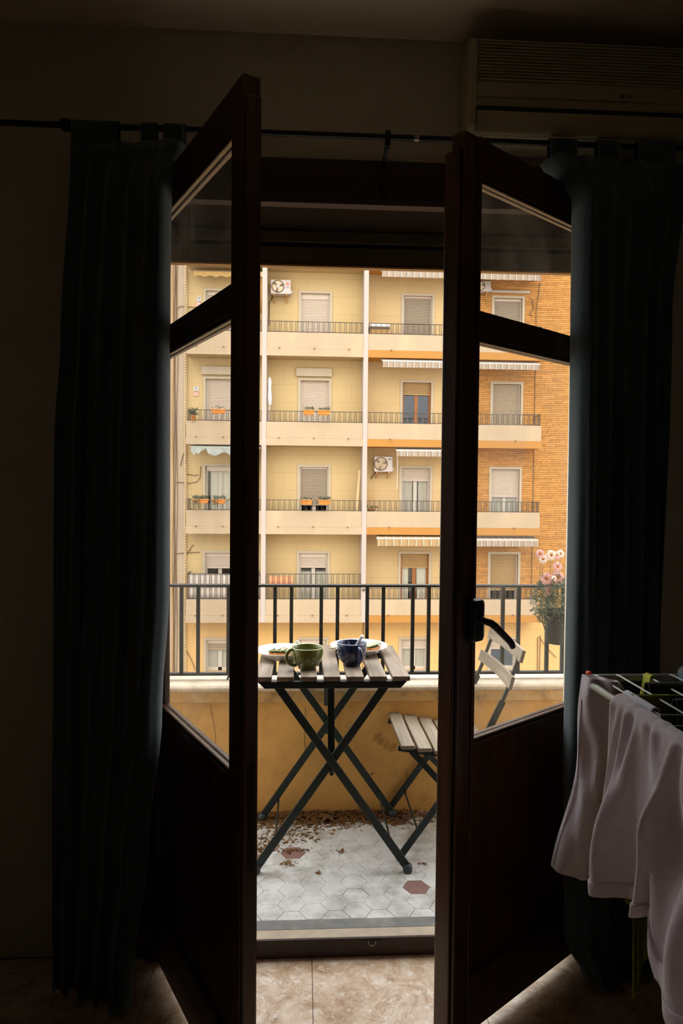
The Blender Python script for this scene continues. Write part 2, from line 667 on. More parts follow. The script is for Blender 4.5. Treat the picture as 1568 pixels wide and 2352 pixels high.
# facing building
stucco('stucco_cream', (188, 160, 112), (206, 172, 116), 0.35)
stucco('stucco_left', (177, 156, 130), (206, 170, 122), 0.45, 2.4, 0.9)
stucco('stucco_amber', (190, 159, 112), (226, 178, 104), 0.3)
stucco('stucco_base', (206, 164, 104), (196, 148, 84), 0.45, 1.15, 0.62)
mat('parapet_cream', (170, 147, 118), 0.9, var=0.03, scale=1.2, dirt=(206, 172, 128), dirt_scale=1.6, dirt_amt=0.35, stretch=(1, 1, 0.3), spec=0.2)
mat('fascia_orange', (167, 116, 57), 0.9, var=0.03, scale=1.2, spec=0.2)
mat('soffit_amber', (186, 124, 52), 0.9, var=0.04, scale=1.5, spec=0.2)
mat('soffit_cream', (177, 149, 102), 0.9, var=0.05, scale=1.5, spec=0.2)
mat('column_white', (172, 157, 145), 0.9, var=0.02, scale=1, spec=0.2)
mat('brick_ochre', (182, 127, 66), 0.9, island=0.16, var=0.08, scale=5, spec=0.15)
mat('brick_joint', (150, 98, 46), 0.95, spec=0.1)
mat('trim_plaster', (179, 161, 134), 0.9, var=0.02, scale=2, spec=0.2)
mat('far_iron', (66, 54, 40), 0.7)
mat('shut_white', (190, 170, 148), 0.6)
mat('shut_beige', (159, 138, 109), 0.6)
mat('shut_tan', (164, 129, 79), 0.6)
mat('shut_grey', (148, 130, 106), 0.6)
mat('frame_white', (184, 172, 156), 0.5)
mat('frame_brown', (150, 88, 34), 0.5, var=0.15, scale=4)
mat('far_curtain', (226, 212, 188), 0.95, var=0.1, scale=14, stretch=(1, 1, 0.05))
mat('far_curtain_dark', (196, 182, 160), 0.95, var=0.15, scale=14, stretch=(1, 1, 0.05))
glass('far_glass', 0.004, (0.9, 0.92, 0.92), refl=0.06)
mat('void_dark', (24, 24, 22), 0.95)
stripes('awning_stripe', (150, 130, 108), (188, 176, 160), 0.22, 0.13)
stripes('awning_stripe_warm', (160, 128, 86), (198, 178, 146), 0.26, 0.12)
mat('awning_bar', (182, 171, 157), 0.5)
mat('awning_yellow', (177, 140, 80), 0.9, var=0.05, scale=4)
mat('awning_grey', (153, 153, 143), 0.9, var=0.12, scale=4)
mat('awning_grey_case', (150, 152, 136), 0.7)
mat('ac_white', (178, 162, 150), 0.5)
mat('ac_dark', (92, 72, 48), 0.7)
mat('ac_blade', (185, 161, 127), 0.6)
mat('ac_red', (232, 104, 60), 0.5)
mat('ac_letter', (90, 82, 76), 0.6)
mat('bracket_tan', (176, 130, 70), 0.7)
mat('terracotta', (196, 119, 45), 0.85, var=0.08, scale=10)
mat('plant_dark', (74, 78, 56), 0.9, island=0.35)
mat('plant_dry', (150, 116, 60), 0.9, island=0.3)
mat('cable_dark', (112, 84, 52), 0.8)
mat('pipe_cream', (201, 173, 129), 0.7)
mat('pipe_tan', (178, 140, 92), 0.8)  # tan tone of the thickest wall cable
mat('notice_white', (186, 182, 176), 0.8)
mat('notice_red', (214, 110, 70), 0.8)
mat('notice_ink', (90, 80, 70), 0.8)
mat('orange_cloth', (208, 134, 94), 0.9, var=0.06, scale=5)
mat('screen_cloth', (192, 176, 161), 0.9, var=0.05, scale=5)
mat('street', (120, 112, 104), 0.95)
mat('own_facade', (240, 226, 204), 0.9, var=0.04, scale=1)  # kept pale so the unseen outer wall bounces light onto the parapet
mat('lamp_gold', (240, 170, 50), 0.4)
mat('umbrella_white', (208, 201, 196), 0.9)
mat('pine_board', (208, 178, 129), 0.8, var=0.06, scale=3)

# ================================================================== THE ROOM
RX0, RX1, RY0, RY1, RZ = -2.5, 2.7, -2.7, 2.2, 2.88
OX0, OX1, OZ = -0.47, 0.965, 2.355          # door opening
BFL = 0.05                                   # balcony floor level

# floor of large travertine tiles, thin joints
fl = MB().box(RX0, RX1, RY0, RY1, -0.12, -0.004).build('floor', 'grout')
tag(fl, 'polished beige travertine tile floor of the dark room', 'floor', kind='structure')
TS = 0.486
tm = None
xi0 = 0.04 - TS * 6
x = xi0
while x < RX1:
    y = 1.70 - TS * 10
    while y < RY1:
        a0, a1 = max(x + 0.001, RX0), min(x + TS - 0.001, RX1)
        b0, b1 = max(y + 0.001, RY0), min(y + TS - 0.001, RY1)
        if a1 - a0 > 0.02 and b1 - b0 > 0.02:
            full = abs(a1 - a0 - TS + 0.002) < 1e-6 and abs(b1 - b0 - TS + 0.002) < 1e-6
            if full and tm is not None:
                inst('tile', tm, fl, (a0, b0, 0))
            else:
                o = MB().box(0, a1 - a0, 0, b1 - b0, -0.008, 0).build('tile', 'travertine', origin=(0, 0, 0))
                o.parent = fl
                o.location = Vector((a0, b0, 0)) - WL[fl.as_pointer()]
                if full:
                    tm = o.data
        y += TS
    x += TS
# vary the stone between tiles: object-space noise shifted by object position
t = M_['travertine'].node_tree
oi = t.nodes.new('ShaderNodeObjectInfo')
mpn = [n for n in t.nodes if n.type == 'MAPPING'][0]
t.links.new(oi.outputs['Location'], mpn.inputs['Location'])

ce = MB().box(RX0 - .1, RX1 + .1, RY0 - .1, RY1 + .25, RZ, RZ + 0.15).build('ceiling', 'ceiling_paint')
tag(ce, 'plain pale ceiling above the balcony door', 'ceiling', kind='structure')

# wall with the door opening (inner leaf), and the outer face of our own house
wf = MB()
wf.box(RX0, OX0 - .03, 2.2, 2.36, -0.1, RZ)
wf.box(OX1 + .03, RX1, 2.2, 2.36, -0.1, RZ)
wf.box(OX0 - .03, OX1 + .03, 2.2, 2.36, 2.47, RZ)
wf = wf.build('wall_front', 'room_paint')
tag(wf, 'plain beige plaster wall around the balcony door', 'wall', kind='structure')
for nm, b in (('wall_left', (RX0 - .1, RX0, RY0, RY1)), ('wall_right', (RX1, RX1 + .1, RY0, RY1)), ('wall_back', (RX0 - .1, RX1 + .1, RY0 - .1, RY0))):
    o = MB().box(b[0], b[1], b[2], b[3], -0.1, RZ).build(nm, 'room_paint')
    tag(o, {'wall_left': 'plain beige side wall of the room behind the curtain', 'wall_right': 'plain beige side wall of the room behind the drying rack',
            'wall_back': 'plain beige wall behind the viewer'}[nm], 'wall', kind='structure')
we = MB()
HT = 4.0  # unseen wall top, kept low to let skylight reach the balcony
we.box(-9, OX0 - .03, 2.36, 2.5, -14, HT)
we.box(OX1 + .03, 11, 2.36, 2.5, -14, HT)
we.box(OX0 - .03, OX1 + .03, 2.43, 2.5, 2.34, HT)
we.box(OX0 - .03, OX1 + .03, 2.36, 2.5, -14, -0.1)
we = we.build('wall_exterior', 'own_facade')
tag(we, 'unseen plastered outer wall of the house, kept low and pale for light', 'wall', kind='structure')
rf = MB().box(-9, 11, -4, 2.5, HT, HT + .2).build('roof', 'own_facade')  # unseen roof, its low height chosen for the light
tag(rf, 'unseen flat roof of the house, set low to let in light', 'roof', kind='structure')
st = MB().box(-40, 50, 2.5, 40, -14.2, -14).build('street', 'street')
tag(st, 'grey street between the two houses', 'street', kind='structure')

# shutter box above the doors and the door frame
tb = empty('trim_1', (0.25, 2.2, 2.36), 'dark wooden shutter box across the top of the balcony door', 'trim', kind='structure')
MB().box(-0.58, 1.08, 2.178, 2.2, 2.372, 2.495).build('front_board', 'box_wood', tb, bevel=0.004)
MB().box(-0.58, 1.08, 2.165, 2.205, 2.352, 2.372).build('lip', 'box_wood', tb, bevel=0.004)
MB().box(OX0 - .03, OX1 + .03, 2.205, 2.43, 2.36, 2.38).build('underside', 'soffit_dark', tb)
MB().box(OX0 - .03, OX1 + .03, 2.2, 2.43, 2.38, 2.47).build('box_core', 'box_wood', tb)
MB().lathe([(0.0, -0.016), (0.010, -0.016), (0.013, -0.008), (0.012, 0.0)], (0.245, 2.178, 2.405), 16, 'y').build('knob', 'handle_black', tb)
tf = empty('trim_2', (0.25, 2.19, 0), 'dark wooden door frame standing in the balcony opening', 'trim', kind='structure')
for s, xx in ((1, OX0), (-1, OX1)):
    MB().box(*(sorted((xx - .03 * s, xx + .012 * s))), 2.18, 2.26, 0, 2.36).build('jamb', 'door_wood', tf, bevel=0.003)
    MB().box(*(sorted((xx - .09 * s, xx - .03 * s))), 2.178, 2.2, 0, 2.352).build('casing', 'door_wood', tf, bevel=0.004)
    MB().box(*(sorted((xx - .03 * s, xx + .0 * s))), 2.26, 2.5, 0.04, 2.36).build('reveal', 'own_facade', tf)
th = empty('trim_3', (0.25, 2.16, 0), 'dark wooden threshold with pale stone sill and a bolt catch', 'trim', kind='structure')
MB().box(OX0, OX1, 2.152, 2.159, 0, 0.0595).build('threshold', 'box_wood', th, bevel=0.002)
MB().box(OX0, OX1, 2.159, 2.205, 0.0, 0.060).build('sill_front', 'sill_stone', th, bevel=0.003)
MB().box(OX0, OX1, 2.205, 2.256, 0.0, 0.060).build('sill_slab', 'balcony_stone', th, bevel=0.002)
MB().box(0.197, 0.262, 2.1500, 2.153, 0.040, 0.052).build('catch_plate', 'iron_dark', th)
MB().tube([(0.218 + 0.011 * (1 + math.cos(a)), 2.1475 - 0.002 * math.sin(a), 0.052 - 0.014 * math.sin(a)) for a in [PI * i / 12 for i in range(13)]], 0.0016, 6).build('bolt_catch', 'rod_metal', th)
# roller shutter, rolled up: its lowest slats hang below the box
rs = empty('roller_shutter', (0.25, 2.41, 2.24), 'olive roller shutter rolled up behind the shutter box', 'shutter')
MB().box(OX0 - .02, OX1 + .02, 2.402, 2.418, 2.240, 2.304).build('end_slat', 'shutter_paint', rs, bevel=0.004)
MB().box(OX0 - .02, OX1 + .02, 2.398, 2.422, 2.234, 2.240).build('end_rail', 'bracket_tan', rs)
for k in range(1):
    MB().box(OX0 - .02, OX1 + .02, 2.402, 2.418, 2.316 + k * .05, 2.359 + k * .05).build('slat', 'shutter_paint', rs, bevel=0.005)
MB().box(OX0 - .02, OX1 + .02, 2.407, 2.413, 2.30, 2.32).build('hinge_strip', 'handle_black', rs)

# ------------------------------------------------------------------ door leaves
LW, LZ0, LZ1 = 0.7165, 0.04, 2.37


def leaf(name, F, d, n, label, right):
    """F: free edge (inner face), d: unit vector free edge -> hinge, n: outward normal"""
    F, d, n = Vector((*F, 0)), Vector((*d, 0)), Vector((*n, 0))
    root = empty(name, F + d * LW, label, 'door', kind='structure')

    def slab(nm, u0, u1, w0, w1, z0, z1, m='door_wood', bev=0.0025, par=None):
        b = MB()
        P = []
        for z in (z0, z1):
            for u, w_ in ((u0, w0), (u1, w0), (u1, w1), (u0, w1)):
                P.append(F + d * u + n * w_ + Vector((0, 0, z)))
        b.hexa(P)
        return b.build(nm, m, par or root, bevel=bev)
    slab('stile', 0.0, 0.066, 0, .042, LZ0, LZ1)
    slab('stile', LW - .07, LW, 0, .042, LZ0, LZ1)
    slab('rail', .066, LW - .07, .001, .041, 2.272, LZ1)
    slab('rail', .066, LW - .07, .001, .041, 1.868, 1.928)
    slab('rail', .066, LW - .07, .001, .041, .70, .815)
    slab('rail', .066, LW - .07, .001, .041, LZ0, .19)
    slab('panel', .060, LW - .064, .012, .030, .185, .705)
    for (z0, z1) in ((.815, 1.868), (1.928, 2.272)):
        pn = slab('pane', .060, LW - .064, .020, .0225, z0 - .006, z1 + .006, 'door_glass', 0)
        for w0, w1 in ((.004, .020), (.0225, .038)):
            slab('bead', .066, LW - .07, w0, w1, z0, z0 + .011, bev=.004)
            slab('bead', .066, LW - .07, w0, w1, z1 - .011, z1, bev=.004)
            slab('bead', .066, .077, w0, w1, z0 + .011, z1 - .011, bev=.004)
            slab('bead', LW - .081, LW - .07, w0, w1, z0 + .011, z1 - .011, bev=.004)
    if right:
        slab('meeting_strip', -.014, 0, .004, .054, LZ0, 2.325, bev=.004)
        slab('astragal', -.010, .022, -.009, 0, LZ0, 2.345, bev=.0045)
        slab('astragal', .052, .064, -.006, 0, LZ0, LZ1, bev=.003)
        # handle: rounded lock case and lever
        h = slab('handle', .020, .072, -.034, 0, 1.088, 1.200, 'handle_black', .014)
        q = MB()
        at = lambda u, w_, z: F + d * u + n * w_ + Vector((0, 0, z))
        q.lathe([(0.0, 0), (.009, .001), (.011, .004), (.011, .012)], (0, 0, 0), 16, 'y')
        q.v = [at(.046 + p.x, -.034 - .012 + p.y, 1.145 + p.z) for p in q.v]
        q.build('spindle', 'handle_black', h)
        lv = MB()
        lv.tube([at(.050, -.040, 1.146), at(.058, -.058, 1.141), at(.070, -.062, 1.132), at(.100, -.062, 1.110), at(.128, -.062, 1.089), at(.140, -.062, 1.079), at(.146, -.062, 1.068)],
                [.0085, .0095, .0098, .0095, .0092, .009, .0075], 10)
        lv.build('lever', 'handle_black', h)
        sc_ = MB()
        sc_.lathe([(0, 0), (.0035, 0), (.004, .002)], (0, 0, 0), 12, 'y')
        sc_.v = [at(.034 + p.x, -.0362 + p.y, 1.140 + p.z) for p in sc_.v]
        sc_.build('screw', 'rod_metal', h)
    else:
        slab('meeting_strip', -.013, 0, .002, .040, LZ0, 2.325, bev=.007)
        slab('edge_bolt', -.0145, -.0125, .014, .030, .62, .86, 'handle_black', 0)
    for z in (.3, 1.2, 2.1):
        hb = MB().tube([F + d * (LW + .006) + n * .0 + Vector((0, 0, z - .04)), F + d * (LW + .006) + n * .0 + Vector((0, 0, z + .04))], .007, 10)
        hb.build('hinge', 'iron_dark', root)
    return root


aL, aR = math.radians(27.7), math.radians(52.7)
leaf('door_1', (-0.1347, 1.5356), (-math.sin(aL), math.cos(aL)), (math.cos(aL), math.sin(aL)),
     'glazed dark wooden balcony door leaf without a handle, beside the long curtain', False)
leaf('door_2', (0.3953, 1.7358), (math.sin(aR), math.cos(aR)), (-math.cos(aR), math.sin(aR)),
     'glazed dark wooden balcony door leaf with black lever handle', True)

# ------------------------------------------------------------------ curtain rod, curtains
RYD, RZD = 2.06, 2.507
rod = empty('curtain_rod', (0.2, RYD, RZD), 'thin black curtain rod running above the balcony door', 'curtain rod')
MB().tube([(-1.6, RYD, RZD), (1.75, RYD, RZD)], 0.0085, 12).build('rod', 'rod_black', rod)
for x in (-1.45, 0.24, 1.6):
    b = MB()
    b.tube([(x, 2.2, RZD - .028), (x, RYD, RZD - .028), (x, RYD, RZD - .008)], .006, 8)
    b.lathe([(0, 2.19), (.017, 2.19), (.017, 2.2)], (x, 0, RZD - .028), 14, 'y')
    b.box(x - .007, x + .007, RYD - .014, RYD + .014, RZD - .03, RZD + .014)
    b.build('bracket', 'rod_black', rod)
MB().lathe([(.009, -.012), (.016, -.012), (.018, 0), (.016, .012), (.009, .012)], (-0.682, RYD, RZD), 16, 'x').build('ring', 'rod_black', rod)
MB().tube([(0.318, RYD, RZD), (0.332, RYD, RZD)], .0095, 12).build('joint_sleeve', 'rod_metal', rod)


def interp(tab, z):
    for (z0, a), (z1, b) in zip(tab, tab[1:]):
        if z >= z1:
            k = (z0 - z) / (z0 - z1) if z0 != z1 else 0
            k = max(0, min(1, k))
            k = k * k * (3 - 2 * k)
            return a + (b - a) * k
    return tab[-1][1]


def curtain(name, label, outer, inner, yin, folds, tabs, zt, seed, ph, wrap=1.0):
    root = empty(name, (interp(outer, 0.1), 2.03, 0.01), label, 'curtain')
    rnd = random.Random(seed)
    fr = [(folds, 1.0, ph), (folds * 1.9 + .3, .35, ph * 2.1), (folds * 0.53, .6, ph * .7)]

    def fn(u, v):
        z = zt + (0.015 - zt) * v
        xo, xi_, yi = interp(outer, z), interp(inner, z), interp(yin, z)
        e = u * u * (3 - 2 * u) * .35 + u * .65
        x = xo + (xi_ - xo) * e
        y = 2.055 + (yi - 2.055) * min(1, u / .9) ** 1.6
        if u > .9:                                    # the edge folds back towards the window
            k = (u - .9) / .1
            x = xo + (xi_ - xo) * (.9 * .65 + .35 * .972 + (.1 * .65 + .35 * .028) * math.sin(k * PI / 2))
            y += .075 * (1 - math.cos(k * PI / 2)) * wrap
        amp = (.012 + .022 * min(1, v * 2.2)) * (1 - .55 * u ** 3) * (1 if u < .88 else max(0, 1 - (u - .88) / .04))
        s = sum(a * math.sin(2 * PI * f * (u + .035 * math.sin(3 * v + f)) + p) for f, a, p in fr)
        y -= amp * (s + 1.6) * .55
        x += .010 * math.sin(2 * PI * folds * u + ph + 1.3) * v
        return (x, y, z)
    MB().grid(fn, 110, 70).build('panel', 'curtain_teal', root, solid=.003, recalc=False)
    for (x0, x1) in tabs:
        def tf_(u, v, x0=x0, x1=x1):
            x = x0 + (x1 - x0) * u
            a = v * 2
            if v < .42:
                k = v / .42
                return (x, 2.046 - .006 * math.sin(u * 9), zt - .02 + (RZD - zt + .02) * k)
            if v > .58:
                k = (v - .58) / .42
                return (x, 2.074, RZD + (zt - .02 - RZD) * k)
            g = (v - .42) / .16 * PI
            return (x, RYD - .014 * math.cos(g), RZD + .014 * math.sin(g))
        MB().grid(tf_, 10, 24).build('tab', 'curtain_teal', root, solid=.003, recalc=False)
    return root


curtain('curtain', 'long dark teal curtain gathered beside the door leaf without handle',
        [(2.45, -.665), (1.9, -.690), (1.6, -.705), (0, -.715)],
        [(2.45, -.336), (2.30, -.366), (1.9, -.369), (1.2, -.367), (.85, -.385), (.44, -.428), (.10, -.470), (0, -.48)],
        [(2.45, 2.0), (2.25, 1.885), (.9, 1.875), (.4, 1.90), (0, 1.93)],
        5.3, [(-.664, -.532), (-.468, -.425), (-.405, -.345)], 2.448, 3, .4)
curtain('curtain', 'long dark teal curtain hanging below the air conditioner behind the rack',
        [(2.45, 1.13), (2.0, 1.085), (1.1, 1.075), (0, 1.10)],
        [(2.45, .702), (2.32, .763), (1.5, .765), (.75, .762), (.35, .767), (.16, .78), (.05, .835), (0, .875)],
        [(2.45, 2.0), (2.3, 1.905), (.3, 1.905), (0, 1.96)],
        5.7, [(.72, .80), (.865, .93), (.985, 1.10)], 2.448, 8, 1.9)

# ------------------------------------------------------------------ indoor air conditioner
ac = empty('air_conditioner', (0.95, 2.2, 2.52), 'cream indoor air conditioner mounted high on the wall above the rod', 'air conditioner')
AX0, AX1 = 0.478, 1.42
prof = [(2.2, 2.80), (2.075, 2.80), (2.052, 2.79), (2.047, 2.775), (2.047, 2.615), (2.050, 2.60), (2.062, 2.560), (2.085, 2.532), (2.12, 2.526), (2.2, 2.526)]
MB().prism(prof, AX0 + .018, AX1 - .018, 'x').build('body', 'plastic_cream', ac)
capp = [(2.2, 2.805), (2.07, 2.805), (2.043, 2.793), (2.038, 2.775), (2.040, 2.60), (2.054, 2.552), (2.078, 2.526), (2.12, 2.521), (2.2, 2.521)]
for a, b in ((AX0, AX0 + .02), (AX1 - .02, AX1)):
    MB().prism(capp, a, b, 'x').build('end_cap', 'plastic_cream', ac, bevel=.003)
for k in range(13):
    z = 2.675 + k * .0092
    MB().box(AX0 + .022, AX1 - .022, 2.0415, 2.047, z, z + .0052).build('grille_rib', 'plastic_cream', ac, bevel=.0015)
MB().box(AX0 + .022, AX1 - .022, 2.0405, 2.047, 2.628, 2.632).build('seam_rib', 'plastic_cream', ac)
MB().box(AX0 + .022, AX1 - .022, 2.044, 2.062, 2.587, 2.601).build('air_slot', 'plastic_dark', ac)


def lou(u, v):
    g = v * 1.25
    return (AX0 + .022 + (AX1 - AX0 - .044) * u, 2.043 + .035 * (1 - math.cos(g)) * .9, 2.586 - .058 * math.sin(g))


MB().grid(lou, 2, 10).build('louvre', 'plastic_cream', ac, solid=.003, recalc=False)
MB().lathe([(0, 0), (.006, 0), (.0065, .002)], (0.935, 2.0455, 2.645), 18, 'y').build('emblem', 'plastic_grey', ac)
text('logo_lettering', 'LG', .014, 'plastic_grey', ac, (0.954, 2.0462, 2.645), ext=.0006)

# ------------------------------------------------------------------ drying rack and washing
RZ_ = 1.0
KX0, KX1, KY0, KY1 = .712, 1.27, .62, 1.727
rk = empty('drying_rack', (.98, 1.2, 0), 'folding grey clothes drying rack with white wires and orange legs', 'drying rack')


def rounded(x0, x1, y0, y1, z, r=.03):
    p = []
    for cx, cy, a0 in ((x1 - r, y1 - r, 0), (x0 + r, y1 - r, 90), (x0 + r, y0 + r, 180), (x1 - r, y0 + r, 270)):
        for i in range(5):
            a = math.radians(a0 + i * 22.5)
            p.append((cx + r * math.cos(a), cy + r * math.sin(a), z))
    return p + p[:1]


MB().tube(rounded(KX0, KX1, KY0, KY1, RZ_), .0095, 10, caps=False).build('frame', 'rack_grey', rk)
for i, x in enumerate((.746, .803, .873, .943, 1.01, 1.08, 1.15, 1.21)):
    MB().tube([(x, KY1 + .006, RZ_ + .006), (x, KY1 - .02, RZ_ + .010), (x, 1.40, RZ_ + .010), (x, 1.39, RZ_ - .004)], .0022, 6).build('wire', 'rack_wire', rk)
for i, y in enumerate((1.585, 1.515, 1.44, 1.37, 1.29, 1.21, 1.12, 1.03, .94, .85, .76)):
    MB().tube([(KX0, y, RZ_ - .004), (KX1, y, RZ_ - .004)], .0022, 6).build('wire', 'rack_grey', rk)
for s, xx in ((1, KX0 + .05), (-1, KX1 - .05)):
    MB().tube([(xx, 1.62, RZ_ - .01), (xx + .06 * s, 1.24, .5), (xx + .09 * s, 0.78, .02)], .0095, 10).build('leg', 'rack_orange', rk)
    MB().tube([(xx + .02 * s, .74, RZ_ - .01), (xx + .08 * s, 1.2, .5), (xx + .10 * s, 1.58, .02)], .0095, 10).build('leg', 'rack_orange', rk)
    for yy in (.78, 1.58):
        MB().tube([(xx + .095 * s, yy - .012, .0), (xx + .095 * s, yy - .012, .035)], .012, 10).build('foot', 'rubber_foot', rk)
MB().box(.718, .730, 1.700, 1.716, RZ_ - .012, RZ_ + .022).build('corner_clip', 'rack_orange', rk, bevel=.004)


def fbm(*a):
    return math.sin(a[0] * 1.0 + 1.7 * math.sin(a[1] * .8 + .3)) + .5 * math.sin(a[0] * 2.3 + a[1] * 1.1 + 2.1)


# lavender fleece pullover: body draped over the near bar, sleeve falling beside it
sw = empty('fleece_pullover', (.70, 1.4, .58), 'lavender grey fleece pullover draped over the near side of the drying rack', 'pullover')


FO = [(.055, .022, .12), (.125, .026, .35), (.20, .034, -.3), (.31, .040, .9), (.42, .030, -.6), (.50, .045, .7), (.62, .040, -.4), (.74, .05, .6), (.88, .05, -.5)]


def body(u, v):
    """u along the bar towards the viewer, v: from the inside hem over the bar to the outer hem"""
    y = 1.505 - u * .62
    hem = .345 + .010 * math.sin(u * 9 + .5) + .085 * max(0, min(1, (u - .40) * 12))
    gather = .5 * math.sin(u * 64 + .6) + .4 * math.sin(u * 103 + 1.9)
    if v < .30:
        k = v / .30
        return (KX0 + .019 + .012 * (1 - k) + .004 * gather * (1 - k), y, .80 + (RZ_ + .004 - .80) * k)
    if v < .40:
        g = (v - .30) / .10 * PI
        return (KX0 + .0185 * math.cos(g), y, RZ_ + .004 + (.0175 + .0022 * gather) * math.sin(g))
    k = (v - .40) / .60
    rel = 0
    for c, w_, dr in FO:                      # hanging folds, each drifting sideways as it falls
        d = (u - c - dr * .16 * k) / (w_ * (.55 + .75 * k))
        rel += (.6 + .6 * math.sin(c * 40) ** 2) * math.exp(-d * d)
    rel *= min(1, .35 + u * 6)
    out = .019 + .0075 * gather * math.exp(-5 * k) + .034 * (1 - math.exp(-3.2 * k)) * rel + .016 * k
    pull = .05 * math.exp(-((k - .42) / .2) ** 2) * math.exp(-((u - .56) / .12) ** 2)
    x = KX0 - out + pull * .5
    z = RZ_ + .004 - hem * k - .010 * k * rel
    return (x, y + .018 * k * math.sin(u * 17), z)


MB().grid(body, 220, 90).build('body', 'fleece', sw, solid=.004, recalc=False)


def hemband(u, v):
    p = Vector(body(u, .955 + .045 * v))
    return (p.x - .0045, p.y, p.z)


MB().grid(hemband, 220, 3).build('hem_band', 'fleece', sw, solid=.003, recalc=False)


def sleeve(u, v):
    """flattened tube: v down, u around"""
    cx = interp([(0, 0), (1, 0)], 0) if False else None
    k = v
    top = Vector((.735, 1.655, 1.012))
    c = Vector((.722 - .055 * k + .02 * math.sin(k * 3), 1.655 + .02 * k, 1.018 - .49 * k))
    if k < .10:
        q = k / .10
        c = Vector((.757 - .035 * q, 1.655, .985 + .034 * math.sin(q * PI * .62)))
    wa = .040 + .007 * k + .006 * math.sin(k * 9)
    wb = .013 + .010 * k
    a = 2 * PI * u
    ca, sa = math.cos(a), math.sin(a)
    dx = Vector((.62, -.78, 0))
    dn = Vector((.78, .62, 0))
    rip = .0035 * math.sin(a * 3 + k * 8) + .003 * math.sin(a * 5 - k * 15)
    return tuple(c + dx * (wa * ca) + dn * ((wb + rip) * sa))


MB().grid(sleeve, 48, 70).build('sleeve', 'fleece', sw, recalc=False)


def seam(t):
    p = Vector(sleeve(.62, t))
    return p + Vector((-.001, -.001, 0))


MB().tube([seam(.12 + .86 * i / 24) for i in range(25)], .0012, 5).build('seam', 'fleece', sw)


def drape(name, label, cat, m, axis, c0, length, r, dropA, dropB, seed, fold=.008, parent_group=None, taper=0.0):
    """cloth hung over a wire: axis 'x' or 'y' is the wire direction"""
    rn = random.Random(seed)
    p1, p2, f1, f2 = rn.random() * 6, rn.random() * 6, rn.uniform(12, 20), rn.uniform(26, 40)

    def fn(u, v):
        s = (u - .5) * length
        fo = fold * (math.sin(u * f1 + p1) + .5 * math.sin(u * f2 + p2))
        if v < .42:
            k = 1 - v / .42
            o_ = r + abs(fo) * k + .004 * k
            z = RZ_ + .01 - dropA * k * (1 + .08 * math.sin(u * 7 + p2))
            a = o_
        elif v < .58:
            g = (v - .42) / .16 * PI
            a = r * math.cos(g)
            z = RZ_ + .01 + r * math.sin(g)
        else:
            k = (v - .58) / .42
            a = -(r + abs(fo) * k + .004 * k)
            z = RZ_ + .01 - dropB * k * (1 + .08 * math.sin(u * 6 + p1))
        s *= 1 - taper * abs(v - .5) * 2
        if axis == 'x':
            return (c0[0] + s, c0[1] + a, z)
        return (c0[0] + a, c0[1] + s, z)
    o = MB().grid(fn, 50, 44).build(name, m, solid=.003, recalc=False)
    return tag(o, label, cat)


drape('green_trousers', 'olive green garment hanging low below the fleece pullover hem', 'garment', 'green_cloth', 'x', (.785, 1.515), .085, .008, .45, .62, 4, .010, taper=.1)
drape('black_jumper', 'crumpled black knitted top hung behind the lime cloth on the rack', 'garment', 'black_cloth', 'x', (.99, 1.60), .34, .012, .30, .26, 5, .018)
drape('black_trousers', 'black garment hung over the middle wires of the drying rack', 'garment', 'black_cloth', 'x', (1.02, 1.475), .40, .010, .32, .30, 6, .014)
drape('lime_cloth', 'lime green cloth corner pegged over the far wires of the rack', 'cloth', 'lime_cloth', 'y', (.873, 1.690), .030, .007, .05, .045, 7, .002, taper=-.5)
drape('lime_shirt', 'lime green shirt hem folded over the middle rack wires', 'cloth', 'lime_cloth', 'x', (.945, 1.535), .13, .014, .10, .06, 9, .004, taper=.3)
drape('blue_grey_socks', 'pale blue grey folded sock bundle on the far corner of the rack', 'sock', 'bluegrey_cloth', 'y', (.985, 1.675), .10, .020, .05, .05, 10, .006)
drape('white_vest', 'small pale white strap looped over the rack wire beside the pullover', 'strap', 'white_cloth', 'y', (.748, 1.485), .13, .008, .03, .028, 12, .004)

# ================================================================== THE BALCONY
BX0, BX1 = -1.75, 2.25
bs = MB().box(BX0, BX1, 2.256, 3.22, -.14, BFL - .006).build('floor_balcony', 'hex_grout')
tag(bs, 'grey hexagonal tile floor of the balcony with a few red tiles', 'floor', kind='structure')


def hexpts(cx, cy, r, clipy0, clipy1):
    P = [(cx + r * math.cos(PI / 3 * i), cy + r * math.sin(PI / 3 * i)) for i in range(6)]

    def clip(poly, yc, keep):
        out = []
        for i, p in enumerate(poly):
            q = poly[(i + 1) % len(poly)]
            a, b = keep(p[1]), keep(q[1])
            if a:
                out.append(p)
            if a != b:
                k = (yc - p[1]) / (q[1] - p[1])
                out.append((p[0] + (q[0] - p[0]) * k, yc))
        return out
    P = clip(P, clipy0, lambda y: y >= clipy0)
    return clip(P, clipy1, lambda y: y <= clipy1) if len(P) > 2 else P


